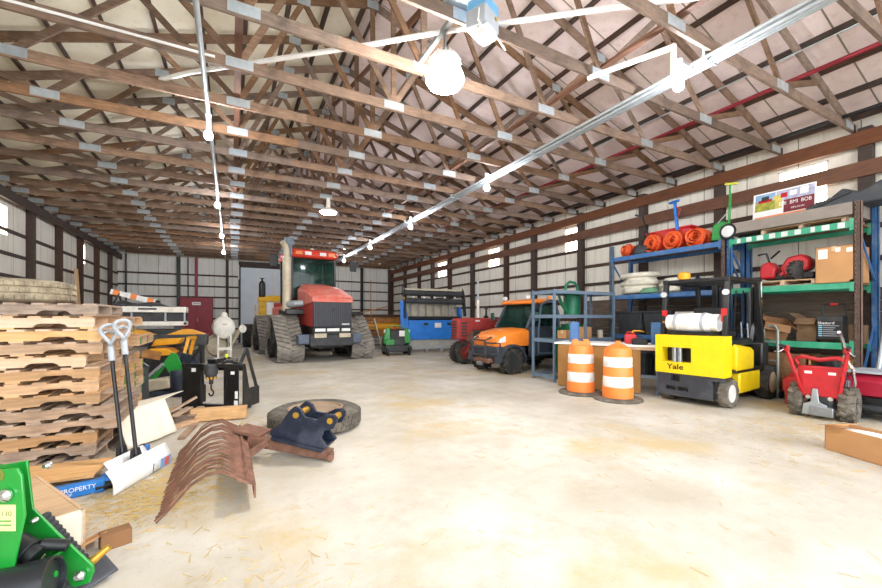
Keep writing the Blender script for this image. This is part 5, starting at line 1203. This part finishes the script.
# bright sales poster leaning behind
t = thing('poster_board', 'colourful printed farm poster board leaning behind the long grey box', 'poster', (9.5, 3.68, z3+.36), 0, rot=(0, 6, 0)); t.scale = (1, .88, .66)
MB().b2((.0, -.3, -.33), (.02, -.2, .1)).build('prop_leg', MATS['pallet_wood'], t); MB().b2((.0, .2, -.33), (.02, .3, .1)).build('prop_leg', MATS['pallet_wood'], t)
PB = lambda y0, y1, z0_, z1_, mt, e: MB().b2((-.012-e, y0, z0_), (-.01, y1, z1_)).build('printed_panel', mt if not isinstance(mt, str) else MATS[mt], t)
MB().b2((-.01, -.62, 0), (.01, .5, .86)).build('board', MATS['paper_white'], t)
PB(.08, .46, .3, .82, M('p_sky', '#8fb4d8', .5, 0, .2), .001); PB(.08, .46, .3, .58, M('p_field', '#a8a640', .6, 0, .4, 12), .002); PB(.14, .4, .55, .64, MATS['red_paint'], .003); PB(.2, .34, .6, .74, M('p_dark', '#2b3a33', .6, 0, .4, 12), .003); PB(-.6, .06, .5, .82, M('p_lilac', '#b9bcd8', .5, 0, .35, 9), .001); PB(-.05, .12, .3, .7, M('p_yel', '#d8c86a', .5, 0, .3), .0015)
PB(-.6, -.08, .14, .52, M('p_maroon', '#7a2430', .5, 0, .15), .0025); PB(-.14, -.02, .6, .74, MATS['red_paint'], .004); PB(-.3, -.18, .62, .76, MATS['paper_white'], .004); PB(-.5, -.36, .6, .8, MATS['paper_white'], .004); PB(-.6, .46, .03, .12, MATS['orange_plastic'], .001)
ry = Matrix(((0, 0, -1), (-1, 0, 0), (0, 1, 0)))   # text facing -x, reading towards -y
text('EMI', .15, MATS['paper_white'], t, (-.018, -.06, .41), None, m3=ry, sx=.62); text('BMI', .15, MATS['paper_white'], t, (-.018, -.26, .41), None, m3=ry, sx=.62); text('BOB', .15, MATS['paper_white'], t, (-.018, -.47, .41), None, m3=ry, sx=.62); text('EFLOW', .07, MATS['paper_white'], t, (-.018, -.33, .24), None, m3=ry)
t = thing('black_cover', 'angular black plastic cover lying on the right end of the grey box', 'cover', (9.45, 2.62, z3+.30), 10)
MB().prism([(-.42, 0), (.4, 0), (.48, .2), (.36, .34), (.1, .2), (-.1, .3), (-.3, .12), (-.52, .1)], .6, (0, 0, 0), (0, -1, 0), (0, 0, 1)).build('cover_shell', MATS['dark_grey'], t, bevel=.03)
MB().bar((-.32, .55, .02), (-.32, .0, .22), .03, .05).build('rim_strip', MATS['black_plastic'], t)
blob('sack', 'black sack under the grey box beside the push seeder', 'sack', (9.3, 4.16, z3), (.14, .12, .07), 'dark_grey', 21, 'sack_body')
# ---- middle level, green rack
flatpallet('wooden pallet carrying the small red machine on the green rack', (9.45, 3.45, z2), 0, .85, .95, .1, 'pallets on the green rack')
t = thing('small_red_tractor', 'small red engine tiller on a pallet on the green rack middle shelf', 'tiller', (9.32, 3.5, z2+.10), 0)
MB().prism([(-.05, .05), (-.38, .2), (-.40, .36), (-.28, .48), (-.06, .44), (.05, .25)], .3, (0, 0, 0), (0, 1, 0), (0, 0, 1)).build('engine_shroud', MATS['red_paint'], t, bevel=.04)
MB().prism([(.12, .06), (.38, .06), (.36, .34), (.22, .4), (.1, .26)], .3, (0, 0, 0), (0, 1, 0), (0, 0, 1)).build('fuel_tank', MATS['red_paint'], t, bevel=.04)
MB().b2((-.1, -.3, .04), (.1, .3, .16)).build('gearcase', bkp, t, bevel=.02); wheel(t, (-.20, -.24, .17), .17, .1, (.45, 1, 0), tyre='rubber', lugs=14, lugh=.02)
MB().tube([(-.1, .2, .3), (-.12, .26, .56), (-.12, .4, .54)], .02, 8).tube([(-.1, .2, .45), (-.12, .05, .58)], .018, 8).build('handlebars', bkp, t); MB().bar((-.1, .05, .12), (-.1, -.35, .36), .05, .05).build('red_arm', MATS['red_paint'], t); MB().b2((-.15, -.46, .02), (.1, -.2, .14)).build('tine_guard', bkp, t, bevel=.02)
t = carton('large clean cardboard box on the green rack middle shelf by the end upright', (9.35, 2.73, z2), (.7, .48, .62), 0)
for y, w, zz in ((.14, .12, .42), (-.05, .06, .52), (-.19, .07, .5)): MB().b2((-.352, y-w/2, zz), (-.35, y+w/2, zz+(.16 if w > .1 else .07))).build('shipping_label', MATS['paper_white'], t)
# ---- low level, green rack
t = carton('crumpled brown carton tipped over on the low green rack shelf beside the forklift mast', (9.3, 3.72, z1+.06), (.38, .38, .34), 20, 'cardboard_dark', tape=False, open_=True, rot=(14, -18, 25))
carton('brown carton with open flaps beside the black charger on the low green shelf', (9.42, 3.16, z1), (.34, .3, .42), -5, 'brown_box', tape=False, open_=True)
t = thing('battery_charger', 'black battery charger with tall handle on the low green rack shelf', 'battery charger', (9.25, 2.83, z1))
MB().b2((-.12, -.17, .04), (.14, .17, .46)).build('charger_case', MATS['black_plastic'], t, bevel=.015)
MB().tube([(.1, .15, .4), (.1, .15, .66), (.1, -.15, .66), (.1, -.15, .4)], .014, 8).build('handle', bkp, t); MB().tube([(.1, .05, .665), (.1, -.05, .665)], .019, 8).build('handle_grip', MATS['red_plastic'], t)
MB().b2((-.125, -.16, .37), (-.12, .16, .45)).build('control_panel', MATS['dark_grey'], t)
text('Shattard', .065, MATS['paper_white'], t, (-.124, .04, .335), None, m3=ry); m = MB()
for k in range(6):
    zz = .28-.035*k; MB().b2((-.124, .09, zz), (-.12, .14, zz+.02)).build('label_mark', M('label_cyan', '#8fc8e0', .5), t); MB().b2((-.124, -.13+random.uniform(0, .08), zz+.004), (-.12, .08, zz+.014)).build('label_line', MATS['grey_plastic'], t)
for s in (-1, 1): MB().cyl((.0, s*.175, .05), (.0, s*.2, .05), .05, n=14).build('charger_wheel', MATS['rubber_black'], t)
carton('small brown carton behind the end upright on the low green rack shelf', (9.6, 2.6, z1), (.3, .2, .3), 5, 'brown_box')
# floor level, green rack
t = thing('wooden_crate', 'brown wooden crate on the floor under the green rack beside the forklift wheel', 'crate', (9.5, 3.50, 0))
cw = M('crate_wood', '#8a6644', .8, 0, .25, 4, .1, (6, 1, 6))
for k in range(5): MB().b2((-.36, -.36, .02+k*.165), (-.33, .36, .175+k*.165)).build('slat', cw, t)
MB().b2((-.33, -.36, .0), (.25, .36, .84)).build('crate_core', MATS['brown_box'], t)
for y in (-.32, .32, 0): MB().b2((-.385, y-.04, .0), (-.36, y+.04, .85)).build('batten', cw, t)
carton('tan carton on the floor under the green rack behind the red two wheel tractor', (9.35, 2.82, 0), (.5, .56, .82), 0, 'cardboard')
t = thing('hand_truck', 'pale tube framed hand truck standing between the forklift and the brown crate', 'hand truck', (8.97, 3.60, 0), 0)
MB().tube([(0, .11, .02), (0, .11, 1.27), (0, .07, 1.35), (0, -.07, 1.35), (0, -.11, 1.27), (0, -.11, .02)], .022, 10).build('tube_frame', M('truck_grey', '#8d968f', .45, .3, .1), t)
for z in (.3, .7, 1.05): MB().bar((0, -.11, z), (0, .11, z), .025, .025).build('rung', M('truck_grey', '#8d968f', .45, .3, .1), t)
MB().b2((-.15, -.11, 0), (.0, .11, .012)).build('toe_plate', M('truck_grey', '#8d968f', .45, .3, .1), t)
for s in (-1, 1): MB().cyl((.05, s*.125, .08), (.05, s*.155, .08), .08, n=18).build('wheel', MATS['rubber_black'], t)
t = thing('steel_pole', 'long grey steel pole leaning at the right end of the green rack', 'pole', (0, 0, 0))
MB().cyl((8.9, 2.26, .03), (9.35, 2.12, 2.25), .035, n=14).build('pole', MATS['steel'], t); MB().cyl((8.9, 2.26, .0), (8.91, 2.257, .06), .045, n=14).build('pole_foot', MATS['dark_grey'], t)
t = thing('blue_rack_frame', 'tall blue rack end frame standing behind the red implement at the right edge', 'rack frame', (0, 0, 0))
for x in (9.3, 9.9): MB().b2((x-.05, 1.92, 0), (x+.05, 2.02, 3.9)).build('post', MATS['rack_blue'], t)
for z in (.5, 1.3, 2.1, 2.9): MB().bar((9.3, 1.97, z), (9.9, 1.97, z+.7), .03, .03).build('brace', MATS['rack_blue'], t)
# ---------------------------------------------------------------- yellow forklift (faces +x, counterweight towards the camera)
t = thing('forklift', 'yellow forklift with white gas tank parked facing the racks', 'forklift', (6.95, 3.98, 0), 5)
yl, bk = MATS['yellow_paint'], MATS['black_paint']
HWd = .55
cwm = MB()
# counterweight built round its two openings
for y0, y1, zA, zB in ((-HWd, HWd, .52, .72), (-HWd, HWd, .98, 1.2), (-HWd, -.06, .72, .98), (.43, HWd, .72, .98)): cwm.b2((0, y0, zA), (.3, y1, zB))
cwm.build('counterweight', yl, t, bevel=.0)
MB().loft([[V(.3, -HWd, .52), V(.3, -HWd, 1.2), V(.3, HWd, 1.2), V(.3, HWd, .52)], [V(.5, -HWd+.1, .56), V(.5, -HWd+.1, 1.16), V(.5, HWd-.1, 1.16), V(.5, HWd-.1, .56)]]).build('counterweight_front', yl, t)
MB().b2((.2, -.5, .7), (.29, .5, 1.0)).build('inner_dark', bk, t)
for y in (.15, .24): MB().cyl((.06, y, .72), (.06, y, .98), .04, n=12).build('chrome_post', MATS['steel'], t)
text('Yale', .13, MATS['black_plastic'], t, (-.004, .2, .635), None, m3=Matrix(((0, 0, -1), (-1, 0, 0), (0, 1, 0))), sx=1.25, bold=.0022)
lo = MB()
for y0, y1, zA, zB in ((-.36, HWd-.02, .12, .22), (-.36, .0, .22, .29), (.38, HWd-.02, .22, .29), (.18, .21, .22, .29), (-.36, HWd-.02, .29, .38), (-.36, .14, .38, .49), (.29, HWd-.02, .38, .49), (-.36, HWd-.02, .49, .53), (-.5, -.36, .45, .53)): lo.b2((.03, y0, zA), (.22, y1, zB))
lo.build('bumper', M('bumper_grey', '#393c44', .55, .1, .25, 6, dirt='#6c6e74', dirt_amt=.35), t)
MB().b2((.1, -.42, .15), (.7, .42, .5)).build('bumper_dark', bk, t)
MB().b2((.68, -.53, .2), (1.56, .53, .56)).build('side_skirt', yl, t, bevel=.03)
MB().b2((.5, -.54, .56), (1.95, .54, .64)).build('step_strip', bk, t, bevel=.01)
MB().loft([[V(.5, y, z) for y, z in ((-.55, .6), (-.55, 1.0), (-.5, 1.06), (.5, 1.06), (.55, 1.0), (.55, .6))], [V(1.2, y, z) for y, z in ((-.55, .6), (-.55, .92), (-.5, .98), (.5, .98), (.55, .92), (.55, .6))], [V(1.32, y, z) for y, z in ((-.5, .6), (-.5, .8), (-.45, .86), (.45, .86), (.5, .8), (.5, .6))]]).build('engine_hood', yl, t, bevel=.02)
MB().b2((.45, -.5, 1.02), (1.3, .5, 1.14)).build('seat_deck', bk, t, bevel=.03)
MB().b2((.85, -.26, 1.14), (1.3, .26, 1.26)).b2((.78, -.26, 1.2), (.9, .26, 1.7)).build('seat', MATS['black_plastic'], t, bevel=.04)
MB().b2((1.6, -.55, .5), (1.9, .55, 1.05)).build('cowl', bk, t, bevel=.03)
MB().cyl((1.62, .05, 1.05), (1.42, .05, 1.32), .025).lathe([(.15, -.012), (.17, 0), (.15, .012), (.145, 0)], (1.4, .05, 1.34), (-.6, 0, .8), 20, closed=True).build('steering_wheel', bk, t)
MB().cyl((1.55, -.25, 1.05), (1.5, -.25, 1.42), .012).cyl((1.55, -.35, 1.05), (1.5, -.35, 1.4), .012).build('levers', MATS['galv'], t)
# overhead guard
for s in (-1, 1):
    MB().bar((.18, s*.5, 1.18), (.3, s*.5, 2.14), .075, .09).build('guard_leg', bk, t, bevel=.008)
    MB().bar((1.72, s*.5, 1.0), (1.5, s*.5, 2.14), .075, .08).build('guard_leg', bk, t, bevel=.008)
    MB().bar((.24, s*.5, 2.16), (1.56, s*.5, 2.16), .08, .08).build('guard_rail', bk, t, bevel=.008)
for k in range(8): MB().bar((.3+k*.17, -.5, 2.17), (.3+k*.17, .5, 2.17), .035, .05).build('guard_bar', bk, t)
for y in (.5, -.5): MB().cyl((.22, y, 1.93), (.18, y, 1.93), .05, n=14).build('rear_lamp', M('lamp_grey', '#c8ccce', .3), t)
MB().b2((.18, .44, 1.5), (.22, .52, 1.64)).build('tail_light', MATS['red_plastic'], t); MB().b2((.18, -.52, 1.44), (.21, -.44, 1.66)).build('tail_light', MATS['red_plastic'], t)
MB().lathe([(.09, 0), (.1, .03), (.1, .1), (.06, .13), (.001, .135)], (.32, .2, 2.2), n=16).build('beacon', MATS['mower_yellow'], t, label='yellow warning beacon')
# gas tank across the rear
tk = MB().lathe([(.001, -.36), (.10, -.35), (.15, -.31), (.165, -.24), (.168, -.02), (.172, 0), (.168, .02), (.165, .24), (.14, .31), (.08, .35), (.001, .36)], (.2, .02, 1.42), (0, 1, 0), 28).build('gas_tank', MATS['white_plastic'], t)
MB().lathe([(.125, -.43), (.145, -.43), (.145, -.32), (.125, -.32)], (.2, .02, 1.42), (0, 1, 0), 28, closed=True).build('tank_collar', MATS['white_plastic'], tk)
MB().lathe([(.12, .38), (.14, .38), (.14, .30), (.12, .30)], (.2, .02, 1.42), (0, 1, 0), 28, closed=True).build('tank_collar', MATS['white_plastic'], tk)
for y in (-.2, .24): MB().lathe([(.172, -.025), (.178, 0), (.172, .025)], (.2, y, 1.42), (0, 1, 0), 28, closed=True).build('strap', MATS['grey_plastic'], tk)
MB().b2((.06, -.35, 1.2), (.36, .35, 1.27)).build('tank_cradle', bk, t); MB().cyl((.2, .4, 1.42), (.2, .5, 1.42), .04).build('tank_valve', MATS['brass'], tk)
# wheels
for s in (-1, 1):
    wheel(t, (.34, s*.475, .24), .24, .17, (0, 1, 0), tyre='rubber_dusty', rim='rim_white', rr=.62, lugs=10, lugh=.004, chev=False)
    wheel(t, (1.86, s*.53, .31), .32, .24, (0, 1, 0), tyre='rubber', rim='rim_beige', rr=.6, lugs=14, lugh=.004, chev=False)
# mast
for s in (-1, 1):
    ch = MB().b2((1.92, s*.36-.05, .12), (2.03, s*.36+.05, 2.26)).build('mast_channel', bk, t, bevel=.006)
    MB().cyl((1.97, s*.22, .2), (1.97, s*.22, 2.0), .05, n=12).build('lift_ram', MATS['dark_grey'], t)
    MB().bar((1.75, s*.3, .9), (1.98, s*.3, 1.4), .05, .05).build('tilt_ram', MATS['steel'], t)
    MB().b2((1.94, s*.27-.02, .2), (2.03, s*.27+.02, 2.1)).build('inner_channel', bk, t)
    MB().bar((2.14, s*.22, .1), (2.14, s*.22, .62), .1, .04, (1, 0, 0)).build('fork_shank', bk, t); MB().b2((2.12, s*.22-.05, .06), (2.5, s*.22+.05, .1)).build('fork', bk, t)
for z in (.4, 1.2, 2.2): MB().b2((1.93, -.4, z), (2.02, .4, z+.08)).build('mast_tie', bk, t)
for z in (.2, .58): MB().b2((2.06, -.42, z), (2.12, .42, z+.1)).build('carriage_bar', bk, t)
m = MB().tube([(1.95, -.12, .5), (1.93, -.1, 1.2), (1.98, -.12, 2.05)], .014, 6).tube([(1.95, .0, .5), (1.93, .02, 1.3), (1.98, 0, 2.05)], .014, 6)
m.build('mast_hoses', MATS['rubber_black'], t)
MB().b2((1.94, -.4115, 1.5), (2.02, -.41, 1.85)).build('decal', MATS['mower_yellow'], t, label='yellow decal strip'); MB().b2((1.95, -.4115, 1.9), (2.01, -.41, 2.2)).build('decal', MATS['paper_white'], t, label='white decal strip')
# ---------------------------------------------------------------- red two wheel tractor
t = thing('walking_tractor', 'red two wheel walk behind tractor with knobbly tyres and handlebars', 'two wheel tractor', (7.86, 2.50, 0), 6)
t.scale = (.97, .93, .98)
rp = MATS['red_paint']
for s in (-1, 1): wheel(t, (.0, s*.30, .24), .24, .2, (0, 1, 0), tyre='rubber_dusty', rim='chrome', rr=.5, lugs=12, lugh=.03)
MB().prism([(-.22, .34), (.22, .34), (.28, .80), (-.28, .80)], .05, (-.16, 0, 0), (0, -1, 0), (0, 0, 1)).build('rear_panel', rp, t, bevel=.012)
for s in (-1, 1): MB().b2((-.19, s*.14-.045, .68), (-.187, s*.14+.045, .72)).build('decal', MATS['paper_white'], t)
MB().b2((-.1, -.2, .4), (.5, .2, .8)).build('engine_block', M('engine_navy', '#262c3a', .4, .1, .2), t, bevel=.05)
MB().lathe([(.18, 0), (.19, .08), (.12, .13), (.001, .14)], (.15, 0, .8), n=20).build('air_filter', bk, t)
MB().b2((-.05, -.14, .12), (.3, .14, .38)).build('gearbox', MATS['steel'], t, bevel=.03)
MB().prism([(-.16, .06), (.16, .06), (.14, .22), (.05, .26), (.03, .46), (-.03, .46), (-.05, .26), (-.14, .22)], .05, (-.22, .05, 0), (0, -1, 0), (0, 0, 1)).build('hitch_casting', MATS['galv'], t, bevel=.008)
MB().b2((-.28, -.17, .06), (-.16, .1, .2)).build('hitch_block', MATS['steel'], t, bevel=.01)
for s in (-1, 1): MB().cyl((-.2, s*.13, .33), (-.25, s*.13, .33), .03).build('hitch_knob', MATS['chrome'], t)
MB().tube([(-.18, .27, .82), (-.2, .30, .90), (-.2, .2, .94), (-.2, 0, .90), (-.2, -.2, .94), (-.2, -.30, .90), (-.18, -.27, .82)], .032, 10).build('guard_bar', rp, t)
for s in (-1, 1):
    MB().bar((-.14, s*.20, .3), (-.42, s*.36, 1.08), .04, .035).build('handlebar', rp, t)
    MB().cyl((-.42, s*.36, 1.08), (-.56, s*.39, 1.12), .024, n=10).build('grip', bk, t)
    MB().tube([(-.42, s*.36, 1.06), (-.5, s*.44, 1.0), (-.6, s*.44, 1.02)], .012, 6).build('brake_lever', MATS['chrome'], t)
    MB().b2((-.45, s*.35-.04, 1.03), (-.39, s*.35+.04, 1.11)).build('lever_clamp', rp, t, bevel=.01)
MB().tube([(.1, -.24, .3), (.0, -.36, .55), (-.05, -.34, .8), (-.1, -.26, .98), (-.1, -.22, .62)], .02, 8).build('chrome_tube', MATS['chrome'], t); MB().tube([(.2, -.22, .95), (.1, -.2, 1.2), (-.1, -.2, 1.32)], .025, 8).build('exhaust', MATS['chrome'], t)
MB().tube([(-.4, .34, 1.05), (-.2, .3, .8), (.0, .2, .6)], .01, 6).tube([(-.4, -.34, 1.05), (-.25, -.3, .75), (.0, -.24, .5)], .01, 6).build('control_cables', MATS['rubber_black'], t)
m = MB().cyl((.1, -.28, .34), (.1, -.2, .34), .06).cyl((.0, -.3, .45), (.0, -.22, .45), .04).box((.06, -.26, .55), (.12, .06, .1)).build('linkage', MATS['steel'], t, bevel=.004)
# red mower head left and behind
t = thing('flail_head', 'small red mower hood on the floor behind the two wheel tractor', 'mower head', (8.75, 3.02, 0), 5)
t.scale = (.8, .85, .85)
MB().loft([[V(-.25, y, z) for y, z in ((-.3, .25), (-.3, .5), (-.22, .56), (.22, .56), (.3, .5), (.3, .25))], [V(.3, y, z) for y, z in ((-.32, .2), (-.32, .6), (-.24, .66), (.24, .66), (.32, .6), (.32, .2))]]).build('hood', rp, t, bevel=.02)
MB().prism([(-.3, .02), (-.16, .0), (.3, .02), (.32, .26), (-.28, .26)], .5, (0, 0, 0)).build('blade_housing', M('guard_red', '#b02a30', .45, 0, .15), t, bevel=.02)
MB().b2((-.26, -.02, .36), (-.253, .14, .44)).build('decal', MATS['paper_white'], t); MB().tube([(-.1, -.2, .6), (-.1, -.2, .72), (-.1, .1, .72), (-.1, .1, .6)], .012, 6).build('lift_handle', MATS['galv'], t)
# long red implement at the right
t = thing('long_red_implement', 'long red hooded implement with white label at the right edge behind the carton', 'implement', (8.5, 1.55, 0), 0)
lr = M('pink_red', '#b8243e', .42, 0, .12, coat=.2)
MB().loft([[V(x, y, z) for x, z in ((-.22, .34), (-.26, .56), (-.14, .66), (.34, .70), (.4, .34))] for y in (-.95, .82)]).build('hood', lr, t, bevel=.02)
MB().b2((-.24, -.95, .68), (.36, .82, .715)).build('top_plate', MATS['grey_plastic'], t)
MB().b2((-.262, -.4, .42), (-.25, .35, .55)).build('label_plate', MATS['paper_white'], t, label='white label plate')
for k in range(4): MB().b2((-.266, -.3+k*.14, .46), (-.26, -.2+k*.14, .5)).build('label_mark', MATS['dark_red'], t)
MB().b2((-.28, -.9, .1), (.3, .8, .34)).build('under_frame', MATS['black_paint'], t, bevel=.02); MB().cyl((-.26, -.85, .18), (-.26, .78, .18), .05).build('roller', MATS['dark_grey'], t)
for y in (-.8, .7): MB().b2((-.2, y-.05, 0), (.2, y+.05, .14)).build('skid', MATS['dark_grey'], t)
# open carton at the lower right
t = thing('long_carton', 'long low cardboard box with white paper inside on the floor at the right edge', 'box', (5.905, 1.23, 0), -111.2)
L_, w_, h_ = 1.3, .32, .28
MB().b2((-L_/2, -w_/2, 0), (L_/2, -w_/2+.01, h_)).b2((-L_/2, w_/2-.01, 0), (L_/2, w_/2, h_)).b2((-L_/2, -w_/2, 0), (-L_/2+.01, w_/2, h_)).b2((L_/2-.01, -w_/2, 0), (L_/2, w_/2, h_)).b2((-L_/2, -w_/2, 0), (L_/2, w_/2, .01)).build('box_body', MATS['cardboard'], t)
MB().grid(lambda u, v: (-L_/2+.02+(L_-.04)*u, -w_/2+.02+(w_-.04)*v, h_*.86+.03*math.sin(7*u)*math.sin(3*v)+.02*u), 12, 6, thick=.004).build('paper_sheet', MATS['paper_white'], t)
MB().bar((-L_/2, -.1, h_), (-L_/2+.18, -.1, h_+.05), .3, .006).build('flap', MATS['cardboard'], t)
# ---------------------------------------------------------------- camera, daylight
cam = bpy.data.cameras.new('camera'); co = bpy.data.objects.new('camera', cam); C.objects.link(co)
cam.sensor_width = 36; cam.lens = 36*392/882; cam.shift_y = 24/882; cam.clip_start = .05
co.location = (0, 0, 1.5); co.rotation_euler = (PI/2, 0, -math.atan(209/392))
S = bpy.context.scene; S.camera = co
w = bpy.data.worlds.new('daylight'); S.world = w; w.use_nodes = True
bg = w.node_tree.nodes['Background']; bg.inputs['Color'].default_value = (.93, .97, 1, 1); bg.inputs['Strength'].default_value = 4.5
S.view_settings.view_transform = 'Standard'; S.view_settings.look = 'None'; S.view_settings.gamma = 1; S.view_settings.exposure = 0.42
S.view_settings.use_curve_mapping = False
S.cycles.use_denoising = True
S.cycles.max_bounces = 8; S.cycles.diffuse_bounces = 5; S.cycles.sample_clamp_indirect = 8
